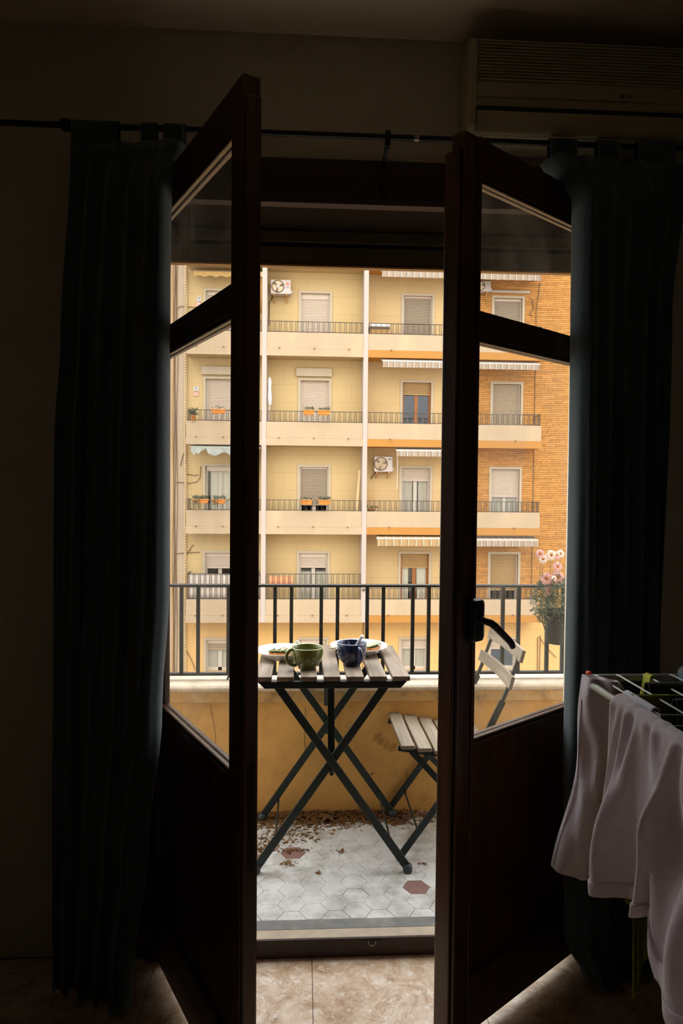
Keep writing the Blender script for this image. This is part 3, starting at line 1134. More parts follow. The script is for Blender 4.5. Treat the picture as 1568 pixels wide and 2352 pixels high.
hexme, cells = {}, []
for k in range(-24, 30):
    for j in range(-2, 10):
        cx = .0475 + .0742 * k
        cy = (2.3165 if k % 2 == 0 else 2.3594) + .0848 * j
        if cx < BX0 + .05 or cx > BX1 - .05:
            continue
        P = hexpts(cx, cy, .0486, 2.257, 3.04)
        if len(P) < 3 or max(p[1] for p in P) - min(p[1] for p in P) < .004:
            continue
        cells.append((abs(cx - .16) + .35 * abs(cy - 2.4), k, j, cx, cy, P))
cells.sort(key=lambda c: c[0])
reds = {(5, 1), (-1, 4), (5, 7), (-8, 2), (11, 3), (14, 6), (-13, 6)}
rest = MB()
for i, (q, k, j, cx, cy, P) in enumerate(cells):
    red = (k, j) in reds
    if i < 290:
        full = len(P) == 6 and abs(max(p[1] for p in P) - min(p[1] for p in P) - .0842) < .002
        key = 'red' if red else 'grey'
        if full and key in hexme:
            o = inst('tile', hexme[key], bs, (cx, cy, BFL))
        else:
            o = MB().prism([(p[0] - cx, p[1] - cy) for p in P], -.012, 0, 'z').build('tile', 'hex_red' if red else 'hex_grey', origin=(0, 0, 0), bevel=.0012, seg=1)
            o.parent = bs
            o.location = Vector((cx, cy, BFL)) - WL[bs.as_pointer()]
            if full:
                hexme[key] = o.data
        if o.modifiers.get('edge') is None and full:
            pass
    else:
        rest.prism([(p[0], p[1]) for p in P], BFL - .012, BFL, 'z')
o = rest.build('far_tiles', 'hex_grey', bs)
o['kind'] = 'stuff'
t = M_['hex_grey'].node_tree
oi = t.nodes.new('ShaderNodeObjectInfo')
mpn = [n for n in t.nodes if n.type == 'MAPPING'][0]
t.links.new(oi.outputs['Location'], mpn.inputs['Location'])

# parapet with projecting fascia and stone ledge
pw = empty('wall_balcony', (.25, 3.1, BFL), 'ochre plaster parapet of the balcony with pale stone ledge', 'wall', kind='structure')
MB().box(BX0, BX1, 3.04, 3.20, -.14, .56).build('plaster_face', 'parapet_plaster', pw)
MB().box(BX0, BX1, 3.018, 3.21, .548, .600).build('fascia', 'parapet_fascia', pw, bevel=.004)
lp = [(3.012, .598), (3.002, .604), (3.002, .616), (3.012, .624), (3.035, .627), (3.205, .630), (3.215, .622), (3.215, .598)]
MB().prism(lp, BX0, BX1, 'x').build('ledge', 'parapet_ledge', pw, bevel=.003)
for xx in (BX0, BX1):
    MB().box(xx - .1, xx, 2.5, 3.2, -.14, .60).build('end_wall', 'parapet_plaster', pw)
ck = MB()
for pts in ([(-.305, .60), (-.307, .575), (-.31, .55)], [(-.395, .53), (-.38, .45), (-.372, .40), (-.376, .33), (-.37, .28)],
            [(.47, .12), (.475, .18), (.468, .24)], [(.02, .52), (.015, .40), (.022, .3)]):
    ck.tube([(x, 3.0395 if z < .545 else 3.0175, z) for x, z in pts], .0011, 4)
ck.build('crack', 'cable_dark', pw)
MB().tube([(x + .003 * math.sin(x * 40), 3.0392, .546 + .002 * math.sin(x * 31)) for x in [BX0 + (BX1 - BX0) * i / 160 for i in range(161)]], .002, 4).build('joint_line', 'cable_dark', pw)

sw_ = MB()
for cx, cz, n, hh in ((.325, .385, 4, .040), (.348, .365, 3, .034), (.372, .350, 3, .040), (.395, .338, 4, .036), (.31, .22, 2, .012), (.03, .44, 1, .012)):
    for i in range(n):
        x = cx + i * .008
        sw_.tube([(x - .006, 3.0395, cz - hh / 2), (x, 3.0392, cz), (x + .006, 3.0395, cz + hh / 2 * (1 if i % 2 else .7))], .0009, 4)
sw_.build('scratch_marks', 'cable_dark', pw)

# iron railing
rl = empty('balcony_railing', (.25, 3.1, .63), 'black iron railing with paired upright bars on the balcony parapet', 'railing')
MB().box(BX0, BX1, 3.080, 3.120, 1.043, 1.054).build('top_rail', 'iron_dark', rl, bevel=.002)
MB().box(BX0, BX1, 3.088, 3.112, .648, .660).build('bottom_rail', 'iron_dark', rl, bevel=.002)
bme = None
k = -7
while True:
    xa = -.119 + .2057 * k
    if xa > BX1 - .05:
        break
    for xx in (xa, xa + .0728):
        if xx < BX0 + .02:
            continue
        if bme is None:
            o = MB().box(-.0078, .0078, -.0078, .0078, 0, .384).build('bar', 'iron_dark', origin=(0, 0, 0), bevel=.001, seg=1)
            bme = o.data
            o.parent = rl
            o.location = Vector((xx, 3.1, .6595)) - WL[rl.as_pointer()]
        else:
            inst('bar', bme, rl, (xx, 3.1, .6595))
    k += 1
for xx in (-.307, 1.52):
    MB().tube([(xx + .021 * math.cos(a), 3.1, .628 + .021 * math.sin(a)) for a in [math.radians(g) for g in range(40, 330, 15)]], .0045, 8).build('scroll_support', 'iron_dark', rl)
for xx in (BX0 + .01, BX1 - .01):
    MB().box(xx - .01, xx + .01, 2.5, 3.1, 1.043, 1.054).build('end_rail', 'iron_dark', rl)
    for y in (2.6, 2.8, 3.0):
        MB().box(xx - .008, xx + .008, y - .008, y + .008, .60, 1.043).build('end_bar', 'iron_dark', rl)

# ------------------------------------------------------------------ folding table
TZ = .800
tb_ = empty('folding_table', (.115, 2.76, BFL), 'small folding table with seven grey wooden slats on black crossed legs', 'table')
SX = [-.165, -.107, -.088, -.027, -.003, .057, .081, .142, .164, .227, .248, .311, .331, .396]
for i in range(7):
    MB().box(SX[2 * i], SX[2 * i + 1], 2.498, 3.005, TZ - .018, TZ).build('slat', 'slat_wood', tb_, bevel=.003)
for y in (2.512, 2.955):
    b = MB()
    b.prism([(-.158, TZ - .0185), (.386, TZ - .0185), (.362, TZ - .044), (-.132, TZ - .044)], y - .012, y + .012, 'y')
    b.build('cross_rail', 'steel_green', tb_, bevel=.002)
for y, s in ((2.545, 1), (2.985, -1)):
    MB().beam((-.098, y, TZ - .030), (.398, y, BFL + .022), .012, .030, (1, 0, .7)).build('leg', 'steel_green', tb_, bevel=.003)
    MB().beam((.326, y + .014 * s, TZ - .030), (-.160, y + .014 * s, BFL + .022), .012, .030, (1, 0, -.7)).build('leg', 'steel_green', tb_, bevel=.003)
    for xx, yy in ((.402, y), (-.164, y + .014 * s)):
        MB().lathe([(0, 0), (.015, 0), (.018, .006), (.018, .020), (.014, .030), (0, .032)], (xx, yy, BFL), 14).build('foot_cap', 'rubber_foot', tb_)
    MB().tube([(.114, y - .012, .43), (.114, y + .026, .43)], .008, 10).build('pivot', 'steel_green', tb_)
MB().tube([(-.093, 2.559, BFL + .097), (-.093, 2.971, BFL + .097)], .0042, 8).build('tie_rod', 'steel_green', tb_)
MB().tube([(.338, 2.545, BFL + .115), (.338, 2.985, BFL + .115)], .0042, 8).build('tie_rod', 'steel_green', tb_)
MB().beam((.112, 2.62, TZ - .03), (.114, 2.575, .490), .026, .008, (0, 1, 0)).build('brace', 'steel_green', tb_, bevel=.002)
MB().beam((.105, 2.90, TZ - .03), (.108, 2.965, .55), .020, .008, (0, 1, 0)).build('brace', 'steel_green', tb_, bevel=.002)

# ------------------------------------------------------------------ folding chair facing the table
ch = empty('folding_chair', (.60, 2.83, BFL), 'folding chair with pale wooden slats and dark steel legs, turned towards the table', 'chair')
Y0, Y1 = 2.62, 3.03                       # near and far side
for i in range(6):
    x0 = .384 + i * .066
    tilt = -.0105 * i
    b = MB().box(x0, x0 + .053, Y0, Y1, .483 + tilt, .499 + tilt)
    b.build('seat_slat', 'slat_wood_x', ch, bevel=.003)
for y in (Y0 + .045, Y1 - .045):
    MB().beam((.378, y, .474), (.775, y, .410), .014, .020, (0, 0, 1)).build('seat_rail', 'steel_green', ch, bevel=.002)
for y, s in ((Y0 + .012, 1), (Y1 - .012, -1)):
    # leg running from the front foot to the backrest, bent above the seat
    fr_ = (.385, y, BFL + .012)
    kn = (.700, y, .50)
    MB().beam(fr_, kn, .011, .026, (1, 0, -.6)).build('leg', 'steel_green', ch, bevel=.002)
    b = MB()
    b.beam(kn, (.778, y, .665), .010, .026, (1, 0, -.4))
    b.beam((.775, y, .660), (.800, y, .720), .010, .014, (1, 0, -.4))
    b.beam((.797, y, .715), (.850, y, .866), .010, .013, (1, 0, -.4))
    b.build('back_post', 'steel_post', ch, bevel=.002)
    y2 = y + .030 * s
    MB().beam((.430, y2, .462), (.800, y2, BFL + .012), .011, .024, (1, 0, .6)).build('leg', 'steel_green', ch, bevel=.002)
    for xx, yy in ((.383, y), (.802, y2)):
        MB().lathe([(0, 0), (.011, 0), (.014, .006), (.013, .022), (0, .026)], (xx, yy, BFL), 12).build('foot_cap', 'rubber_foot', ch)
MB().tube([(.455, Y0 + .012, .158), (.455, Y1 - .012, .158)], .004, 8).build('tie_rod', 'steel_green', ch)
for (xm, zm, h) in ((.806, .745, .0235), (.846, .847, .0235)):
    def bs_(u, v, xm=xm, zm=zm, h=h):
        y = 2.590 + .465 * u
        return (xm + .28 * (v - .5) * h * 2 + .012 * math.sin(PI * u) - .006, y, zm + (v - .5) * h * 2)
    MB().grid(bs_, 14, 3, smooth=False).build('back_slat', 'slat_wood_x', ch, solid=.014, recalc=False, bevel=.002)


# ------------------------------------------------------------------ crockery
def mug(name, label, c, R_, H, m, hang):
    root = empty(name, c, label, 'mug')
    p = [(0, .004), (.026, .004), (.030, 0), (.0335, .002), (.034, .009), (.040, .014), (.052, .028), (R_ * .965, .045), (R_ * .995, .062), (R_, H - .003), (R_ - .0015, H),
         (R_ - .004, H - .002), (R_ - .0045, .062), (R_ - .008, .044), (.046, .028), (.030, .014), (0, .011)]
    MB().lathe(p, c, 48).build('bowl', m, root)
    MB().lathe([(R_ - .0044, H - .0015), (R_ - .0022, H + .0009), (R_ + .0004, H - .0015), (R_ - .0022, H - .003), (R_ - .0044, H - .0015)], c, 48).build('rim', m.replace('glaze', 'rim'), root)  # pale ring paints a highlight along the lip
    hx, hy = math.cos(hang), math.sin(hang)
    pts = []
    for i in range(15):
        a = math.radians(100 - 200 * i / 14)
        r = R_ - .006 + .030 * max(0, math.cos(a)) ** .8
        z = .047 + .031 * math.sin(a)
        if math.sin(a) < 0:
            r -= .010 * (-math.sin(a)) ** 1.5
        pts.append(Vector(c) + Vector((hx * r, hy * r, z)))
    MB().tube(pts, [.0066] * 15, 10).build('handle', m, root)
    return root


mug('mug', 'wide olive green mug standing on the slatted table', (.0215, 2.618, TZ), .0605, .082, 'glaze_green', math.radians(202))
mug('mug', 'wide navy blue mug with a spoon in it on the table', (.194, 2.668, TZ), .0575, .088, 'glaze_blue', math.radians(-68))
s = MB()
s.tube([(.186, 2.690, TZ + .018), (.200, 2.668, TZ + .060), (.222, 2.640, TZ + .104), (.2315, 2.626, TZ + .122)], [.0030, .0034, .0050, .0062], 8)
s.lathe([(0, -.003), (.006, -.002), (.010, .002), (.006, .004), (0, .004)], (.186, 2.690, TZ + .016), 14)
tag(s.build('teaspoon', 'spoon_white'), 'white teaspoon standing in the navy blue mug', 'spoon')


def plate(label, c, R_):
    p = [(0, .006), (R_ * .55, .006), (R_ * .60, .002), (R_ * .56, 0), (R_ * .60, 0), (R_ * .66, .006), (R_ * .86, .022), (R_, .031), (R_ * .995, .0335), (R_ * .85, .026), (R_ * .66, .012), (R_ * .58, .009), (0, .009)]
    o = MB().lathe(p, c, 56).build('plate', 'china', origin=c)
    return tag(o, label, 'plate')


p1, p2 = (-.076, 2.795, TZ), (.238, 2.872, TZ)
plate('white plate of food behind the green mug, overhanging the outer slat', p1, .110)
plate('white plate with two avocado toasts behind the blue mug', p2, .120)


def toast(label, c, a, tilt, n_slices, seed, L=.085, W=.055):
    rn = random.Random(seed)
    root = empty('toast', c, label, 'toast')
    ca, sa = math.cos(a), math.sin(a)

    def P(x, y, z):
        return (c[0] + x * ca - y * sa, c[1] + x * sa + y * ca, c[2] + z + tilt * x)
    pol = [(L / 2 * math.cos(g) * (1 + .05 * math.sin(3 * g)), W / 2 * math.sin(g)) for g in [2 * PI * i / 18 for i in range(18)]]
    b = MB().prism(pol, 0, .014, 'z')
    b.v = [Vector(P(*p)) for p in b.v]
    b.build('bread', 'bread', root, bevel=.003)
    b = MB()
    for i in range(26):
        x, y = rn.uniform(-.42, .42) * L, rn.uniform(-.42, .42) * W
        q = [Vector(P(x + rn.uniform(-.010, .010), y + rn.uniform(-.010, .010), .014 + rn.uniform(0, .008))) for _ in range(4)]
        b.add(q, [(0, 1, 2, 3)])
    b.build('greens', 'salad_dark', root, solid=.001, recalc=False)
    for i in range(n_slices):
        x = -L * .36 + L * .72 * i / max(1, n_slices - 1)
        sl = MB().lathe([(0, 0), (.017, 0), (.018, .0015), (.017, .003), (0, .003)], (0, 0, 0), 20)
        ti = rn.uniform(.25, .5)
        sl.v = [Vector(P(x + p.x * math.cos(ti) - p.z, p.y * 1.1, .020 + p.x * math.sin(ti) * .8 + p.z + .002)) for p in sl.v]
        so = sl.build('cucumber_slice', 'cucumber', root)
        rg = MB().tube([(.0182 * math.cos(g), .0182 * math.sin(g), .0015) for g in [2 * PI * i_ / 20 for i_ in range(21)]], .0011, 5)
        rg.v = [Vector(P(x + p.x * math.cos(ti) - p.z, p.y * 1.1, .020 + p.x * math.sin(ti) * .8 + p.z + .002)) for p in rg.v]
        rg.build('peel', 'cucumber_skin', so)
    return root


toast('open toast topped with fanned green slices, end of plate with spoon mug', (.292, 2.868, TZ + .012), 1.0, -.05, 5, 3, .10, .06)
toast('open toast topped with green slices partly hidden by the blue mug', (.205, 2.885, TZ + .012), 1.3, .04, 5, 4, .10, .06)
toast('half eaten toast with green slices on the plate behind green mug', (-.085, 2.775, TZ + .011), -.25, .03, 4, 6, .095, .05)
rn = random.Random(5)
b = MB()
for i in range(46):
    a, r = rn.uniform(0, 6.28), .052 * rn.random() ** .5
    x, y = -.070 + r * math.cos(a) * 1.15, 2.832 + r * math.sin(a) * .6
    z = TZ + .012 + rn.uniform(0, .022) * (1 - r / .06)
    q = []
    for g in range(6):
        q.append(Vector((x + rn.uniform(.004, .011) * math.cos(g * 1.05), y + rn.uniform(.004, .009) * math.sin(g * 1.05), z + rn.uniform(-.003, .006))))
    b.add(q, [tuple(range(6))])
tag(b.build('onion_salad', 'onion', solid=.0012, recalc=False), 'heap of shredded onion salad on the plate behind green mug', 'salad', kind='stuff')


def crumple(u, v):
    x, y = -.008 + .085 * (u - .5), 2.955 + .05 * (v - .5)
    e = math.sin(PI * u) * math.sin(PI * v)
    z = TZ + .004 + e * (.020 + .008 * math.sin(u * 14 + v * 5) + .005 * math.sin(v * 17))
    return (x + .004 * math.sin(v * 9), y + .004 * math.sin(u * 11), z)


tag(MB().grid(crumple, 26, 18).build('napkin', 'napkin', solid=.0012, recalc=False), 'crumpled pale napkin on the table behind the green mug', 'napkin')
k = MB()
k.prism([(.118, 2.80), (.150, 2.812), (.149, 2.818), (.116, 2.812), (.110, 2.806)], TZ + .0325, TZ + .036, 'z')
k.beam((.149, 2.815, TZ + .034), (.215, 2.842, TZ + .037), .005, .003)
tag(k.build('wooden_fork', 'stick_wood'), 'pale wooden fork lying across the plate rim beside the blue mug', 'fork')

# ------------------------------------------------------------------ dry leaves on the floor
rn = random.Random(21)
b = MB()


def flake(b, x, y, z, s):
    a = rn.uniform(0, 6.28)
    ti = rn.uniform(-.9, .9)
    d = Vector((math.cos(a), math.sin(a), math.sin(ti) * .5)) * s
    e = Vector((-math.sin(a), math.cos(a), rn.uniform(-.6, .6))) * s * rn.uniform(.3, .6)
    c = Vector((x, y, z + s * .35))
    b.add([c - d, c - e * .8, c + d, c + e, ], [(0, 1, 2, 3)])


for i in range(4200):
    x = rn.gauss(.08, .24)
    y = 3.026 - abs(rn.gauss(0, .055))
    if x < -.5 or x > .75 or y < 2.8:
        continue
    flake(b, x, y, BFL + rn.uniform(0, .016) * max(0, 1 - (3.035 - y) / .1), rn.uniform(.005, .012))
for cx, cy, sx_, sy_, n in ((-.12, 2.80, .045, .05, 130), (-.15, 2.73, .03, .03, 90), (-.02, 2.82, .05, .03, 60), (.03, 2.83, .025, .02, 30), (-.02, 2.715, .03, .01, 34),
                           (-.045, 2.62, .014, .012, 26), (.155, 2.70, .014, .008, 16), (.07, 2.55, .006, .005, 12), (.47, 2.60, .01, .006, 10), (-.18, 2.63, .02, .02, 14)):
    for i in range(n):
        flake(b, rn.gauss(cx, sx_), rn.gauss(cy, sy_), BFL, rn.uniform(.004, .011))
for i in range(90):
    flake(b, rn.uniform(-.3, .65), rn.uniform(2.3, 3.0), BFL, rn.uniform(.0015, .004))
tag(b.build('dry_leaves', 'dead_leaf', recalc=False), 'scattered dry brown leaf litter along the foot of the parapet', 'leaves', kind='stuff')
pol = []
for i in range(10):
    a = PI / 2 + i * PI / 5
    r = .046 if i % 2 == 0 else .017
    pol.append((r * math.cos(a) * 1.2, r * math.sin(a)))
b = MB()
cc = (0.118, 2.955, BFL + .018)
vs_ = [(cc[0], cc[1], cc[2] + .012)] + [(cc[0] + p[0], cc[1] + p[1], cc[2] + (-.010 if i % 2 == 0 else .006)) for i, p in enumerate(pol)]
b.add(vs_, [(0, i + 1, (i + 1) % 10 + 1) for i in range(10)])
tag(b.build('star_leaf', 'star_leaf', solid=.0012, recalc=False), 'large star-shaped brown leaf lying in the litter by the parapet', 'leaf')

# ------------------------------------------------------------------ hanging pot with pink daisies
PX, PY = 1.130, 3.005
fp = empty('daisy_pot', (PX, PY, .80), 'grey pot of pink daisies hooked on the balcony railing by the curtain', 'potted plant')
MB().lathe([(0, 0), (.045, 0), (.050, .006), (.062, .136), (.066, .138), (.066, .148), (.060, .148), (.056, .12), (0, .115)], (PX, PY, .808), 32).build('pot', 'pot_grey', fp)
b = MB()
for xx in (PX - .055, PX + .055):
    b.tube([(xx, 3.075, 1.060), (xx, 3.125, 1.060), (xx, 3.125, 1.045)], .0022, 6)
    b.tube([(xx, 3.075, 1.060), (xx, 3.07, .98), (xx, 3.05, .90), (xx + (PX - xx) * .3, 3.0, .806)], .0022, 6)
b.tube([(PX + .073 * math.cos(a), PY + .073 * math.sin(a), .93) for a in [2 * PI * i / 24 for i in range(25)]], .0022, 6)
b.build('wire_holder', 'iron_dark', fp)
rn = random.Random(9)
b = MB()
for i in range(2600):
    a = rn.uniform(0, 2 * PI)
    r = .095 * rn.random() ** .6
    h = rn.random()
    r *= (.75 + .5 * math.sin(PI * min(1, h * 1.1)))
    c = Vector((PX + r * math.cos(a), PY + r * math.sin(a) * .9, max(.90, .895 + .205 * h)))
    d = Vector((math.cos(a) * rn.uniform(.2, 1), math.sin(a) * rn.uniform(.2, 1), rn.uniform(-.5, 1))).normalized() * rn.uniform(.010, .026)
    e = d.cross(Vector((rn.uniform(-1, 1), rn.uniform(-1, 1), rn.uniform(-1, 1))))
    if e.length < 1e-6:
        continue
    e = e.normalized() * rn.uniform(.0016, .0036)
    b.add([c, c + d * .5 + e, c + d, c + d * .5 - e], [(0, 1, 2, 3)])
b.build('foliage', 'daisy_leaf', fp, recalc=False)['kind'] = 'stuff'
# flowers: x, z, size, face direction
FLW = [(1.030, 1.206, .018, 0), (1.042, 1.184, .018, 1), (1.076, 1.202, .021, 1), (1.101, 1.200, .018, 0), (1.121, 1.207, .016, 1),
       (1.112, 1.150, .020, 0), (1.064, 1.098, .025, 0), (1.092, 1.099, .012, 1), (1.119, 1.103, .024, 0), (1.078, 1.044, .019, 0)]
for i, (x, z, s, wht) in enumerate(FLW):
    s *= 1.22
    y = 2.965 + rn.uniform(-.02, .02)
    base = Vector((PX + (x - PX) * .35, PY - .01, .99))
    c = Vector((x, y, z))
    mid = (base + c) / 2 + Vector(((x - PX) * .25, 0, .02))
    st_ = MB().tube([base, base.lerp(mid, .6), mid, mid.lerp(c, .6), c + Vector((0, .006, -.002))], .0011, 6)
    so = st_.build('stem', 'daisy_leaf', fp)
    nrm = Vector((rn.uniform(-.35, .25), -1, rn.uniform(.05, .55))).normalized()
    ux = nrm.cross(Vector((0, 0, 1))).normalized()
    uy = ux.cross(nrm)
    pe = MB()
    n = 15
    for layer in (0, 1):
        for q in range(n):
            a = 2 * PI * (q + .5 * layer) / n + rn.uniform(-.06, .06)
            L = s * rn.uniform(.88, 1.06) * (1 if layer == 0 else .86)
            dr = ux * math.cos(a) + uy * math.sin(a)
            sd = (uy * math.cos(a) - ux * math.sin(a)) * s * .17
            lift = nrm * (.0015 + .0015 * layer)
            pe.add([c + dr * s * .2 + lift, c + dr * L * .62 + sd + lift * 1.6, c + dr * L * .95 + sd * .5 + lift * .7, c + dr * L + lift * .4,
                    c + dr * L * .95 - sd * .5 + lift * .7, c + dr * L * .62 - sd + lift * 1.6], [(0, 1, 2, 3, 4, 5)])
    fo = pe.build('flower', 'daisy_white' if wht else 'daisy_pink', fp, recalc=False, solid=.0004)
    ey = MB().lathe([(0, .0042), (s * .16, .0036), (s * .26, .0012), (s * .24, -.002)], (0, 0, 0), 14)
    ey.v = [c + ux * p.x + uy * p.y + nrm * (p.z + .002) for p in ey.v]
    ey.build('flower_eye', 'daisy_eye', fo)
    for q in range(6):
        pass
b = MB()
for i in range(16):
    x0, z0 = 1.02 + rn.random() * .10, 1.0 + rn.random() * .16
    b.tube([(PX - .03, PY - .01, .98), ((PX - .03 + x0) / 2, PY - .03, (1.0 + z0) / 2 + .02), (x0, PY - .03, z0)], .0009, 5)
    for q in range(9):
        t_ = rn.uniform(.35, 1)
        cx, cz = PX - .03 + (x0 - PX + .03) * t_, .98 + (z0 - .98) * t_
        dx, dz = rn.uniform(-.014, .014), rn.uniform(-.004, .016)
        b.add([(cx, PY - .03, cz), (cx + dx * .5 - dz * .1, PY - .033, cz + dz * .5 + dx * .1), (cx + dx, PY - .036, cz + dz)], [(0, 1, 2)])
b.build('sprigs', 'daisy_leaf', fp, recalc=False)['kind'] = 'stuff'

# ================================================================== THE HOUSE ACROSS THE STREET
FY, WY = 24.0, 24.75                        # balcony fronts, wall plane
PIT = 3.055
BOT = {5: 9.135, 4: 6.08, 3: 3.025, 2: -.02, 1: -3.08}   # slab undersides
bd = empty('apartment_building', (2.5, WY, -14), 'cream and ochre apartment building with rows of balconies across the street', 'building')
BAYS = {'A': (-3.42, -2.40), 'B': (-.11, .905), 'C': (3.52, 4.54), 'D': (6.77, 7.79)}
CB, DB = 2.13, 5.40                         # where the amber plaster and the brick begin
WIN = {}                                    # (bay, level) -> (x0, x1, z0, z1)
for b_, (x0, x1) in BAYS.items():
    for l in (5, 4, 3, 2, 1):
        if l == 5:
            WIN[b_, l] = (x0, x1, BOT[5] + .25, BOT[5] + 2.35)
        else:
            WIN[b_, l] = (x0, x1, BOT[l] + .25, BOT[l] + 2.34)
    WIN[b_, 0] = (x0 + .05, x1 - .02, -4.95, -3.83)
holes = list(WIN.values())
ZT, ZB, ZG = 13.0, -14.0, -3.0
MB().wallholes(-16, -4.12, ZB, ZT, WY, .3, []).build('plaster_wall', 'stucco_left', bd, recalc=False)
MB().wallholes(-4.12, CB, ZG, ZT, WY, .3, holes).build('plaster_wall', 'stucco_cream', bd, recalc=False)
MB().wallholes(CB, DB, ZG, ZT, WY, .3, holes).build('plaster_wall', 'stucco_amber', bd, recalc=False)
MB().wallholes(-4.12, 18, ZB, ZG, WY, .3, holes).build('plaster_wall', 'stucco_base', bd, recalc=False)
MB().wallholes(DB, 18, ZG, ZT, WY + .012, .29, holes).build('brick_backing', 'brick_joint', bd, recalc=False)
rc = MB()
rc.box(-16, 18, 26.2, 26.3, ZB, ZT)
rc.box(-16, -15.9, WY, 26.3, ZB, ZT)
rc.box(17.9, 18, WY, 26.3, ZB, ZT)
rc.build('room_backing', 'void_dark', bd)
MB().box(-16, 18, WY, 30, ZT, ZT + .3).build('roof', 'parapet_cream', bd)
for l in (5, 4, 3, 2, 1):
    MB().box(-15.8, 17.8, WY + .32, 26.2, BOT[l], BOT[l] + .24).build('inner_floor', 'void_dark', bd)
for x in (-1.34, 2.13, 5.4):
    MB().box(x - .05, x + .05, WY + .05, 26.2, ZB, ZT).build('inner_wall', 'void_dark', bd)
# long thin bricks, staggered, joints recessed
rn = random.Random(3)
bk = MB()
ch_, z = .0675, ZG + .15
while z < ZT - .1:
    x = DB + .01
    while x < 10.6:
        L = rn.choice((.25, .31, .38, .5, .62))
        a, b2 = x + .004, min(x + L, 10.6) - .004
        zc = z + ch_ / 2
        segs = [(a, b2)]
        for h in holes:
            if h[2] < zc < h[3]:
                ns = []
                for s0, s1 in segs:
                    if s1 <= h[0] or s0 >= h[1]:
                        ns.append((s0, s1))
                    else:
                        if s0 < h[0] - .03:
                            ns.append((s0, h[0]))
                        if s1 > h[1] + .03:
                            ns.append((h[1], s1))
                segs = ns
        pr = rn.uniform(0, .006)
        for s0, s1 in segs:
            bk.box(s0, s1, WY - .006 - pr, WY + .012, z + .006, z + ch_ - .006)
        x += L
    z += ch_
o = bk.build('brick', 'brick_ochre', bd, recalc=False)
o['kind'] = 'stuff'
MB().box(8.38, 18, WY - .03, WY + .02, -3.12, -2.86).build('plinth_band', 'fascia_orange', bd)

# columns between the bays
for x in (-1.34, 2.13):
    MB().box(x - .08, x + .08, FY - .02, WY, -3.08, ZT).build('column', 'column_white', bd, bevel=.01)


# ---- balconies
def far_balcony(l, bay, x0, x1, col, fas, soff, endL=False, endR=False, rail=True, tall=False):
    zb = BOT[l]
    b = MB()
    b.box(x0, x1, FY, FY + .10, zb + .25, zb + .80)
    if endL:
        b.box(x0, x0 + .10, FY + .10, WY, zb + .25, zb + .80)
    if endR:
        b.box(x1 - .10, x1, FY + .10, WY, zb + .25, zb + .80)
    o = b.build('balcony', col, bd, bevel=.006, seg=1)
    MB().box(x0 - (.02 if endL else 0), x1 + (.03 if endR else 0), FY - .014, FY + .09, zb, zb + .25).build('fascia', fas, o)
    MB().box(x0, x1, FY + .09, WY, zb, zb + .25).build('floor_slab', soff, o)
    for i in range(3):
        xs = x0 + (x1 - x0) * (.13 + .36 * i)
        MB().tube([(xs, FY + .02, zb + .262), (xs, FY - .07, zb + .255)], .022, 8).build('drain_spout', 'cable_dark', o)
    if rail:
        rt_, rb_ = zb + (1.69 if tall else 1.185), zb + .825
        r = MB()
        r.box(x0 + .02, x1 - .02, FY + .03, FY + .055, rt_ - .02, rt_)
        r.box(x0 + .02, x1 - .02, FY + .03, FY + .055, rb_ - .01, rb_ + .01)
        if tall:
            r.box(x0 + .02, x1 - .02, FY + .03, FY + .055, zb + 1.22, zb + 1.24)
        sides = ([x0 + .04] if endL else []) + ([x1 - .04] if endR else [])
        for xx in sides:
            r.box(xx - .012, xx + .012, FY + .03, WY, rt_ - .02, rt_)
            r.box(xx - .012, xx + .012, FY + .03, WY, rb_ - .01, rb_ + .01)
        ro = r.build('railing', 'far_iron', o)
        q = MB()
        x = x0 + .05
        while x < x1 - .05:
            for d in (0, .06):
                q.box(x + d - .008, x + d + .008, FY + .034, FY + .05, rb_, rt_ - .01)
            x += .186
        for xx in sides:
            for i in range(4):
                y = FY + .12 + i * .17
                q.box(xx - .008, xx + .008, y - .008, y + .008, rb_, rt_ - .01)
        ro2 = q.build('railing_bars', 'far_iron', o, recalc=False)
        ro2['kind'] = 'stuff'
    return o


for l in (5, 4, 3, 2, 1):
    far_balcony(l, 'A', -3.96, -1.42, 'parapet_cream', 'parapet_cream', 'soffit_cream', endL=True, tall=(l == 1))
    far_balcony(l, 'B', -1.26, 2.05, 'parapet_cream', 'parapet_cream', 'soffit_cream', tall=(l == 1))
    far_balcony(l, 'C', 2.21, 8.31, 'parapet_cream', 'fascia_orange', 'soffit_amber', endR=True)


# ---- windows
def shutter(parent, x0, x1, z0, z1, m, y):
    n = max(1, int(round((z1 - z0) / .052)))
    s = MB()
    for i in range(n):
        a = z0 + (z1 - z0) * i / n
        h = (z1 - z0) / n
        s.add([(x0, y + .018, a), (x1, y + .018, a), (x1, y, a + h * .22), (x0, y, a + h * .22), (x1, y, a + h * .80), (x0, y, a + h * .80), (x1, y + .018, a + h), (x0, y + .018, a + h)],
              [(0, 1, 2, 3), (3, 2, 4, 5), (5, 4, 6, 7)])
    s.box(x0, x1, y - .008, y + .02, z0 - .02, z0 + .02)
    return s.build('shutter', m, parent, recalc=False)


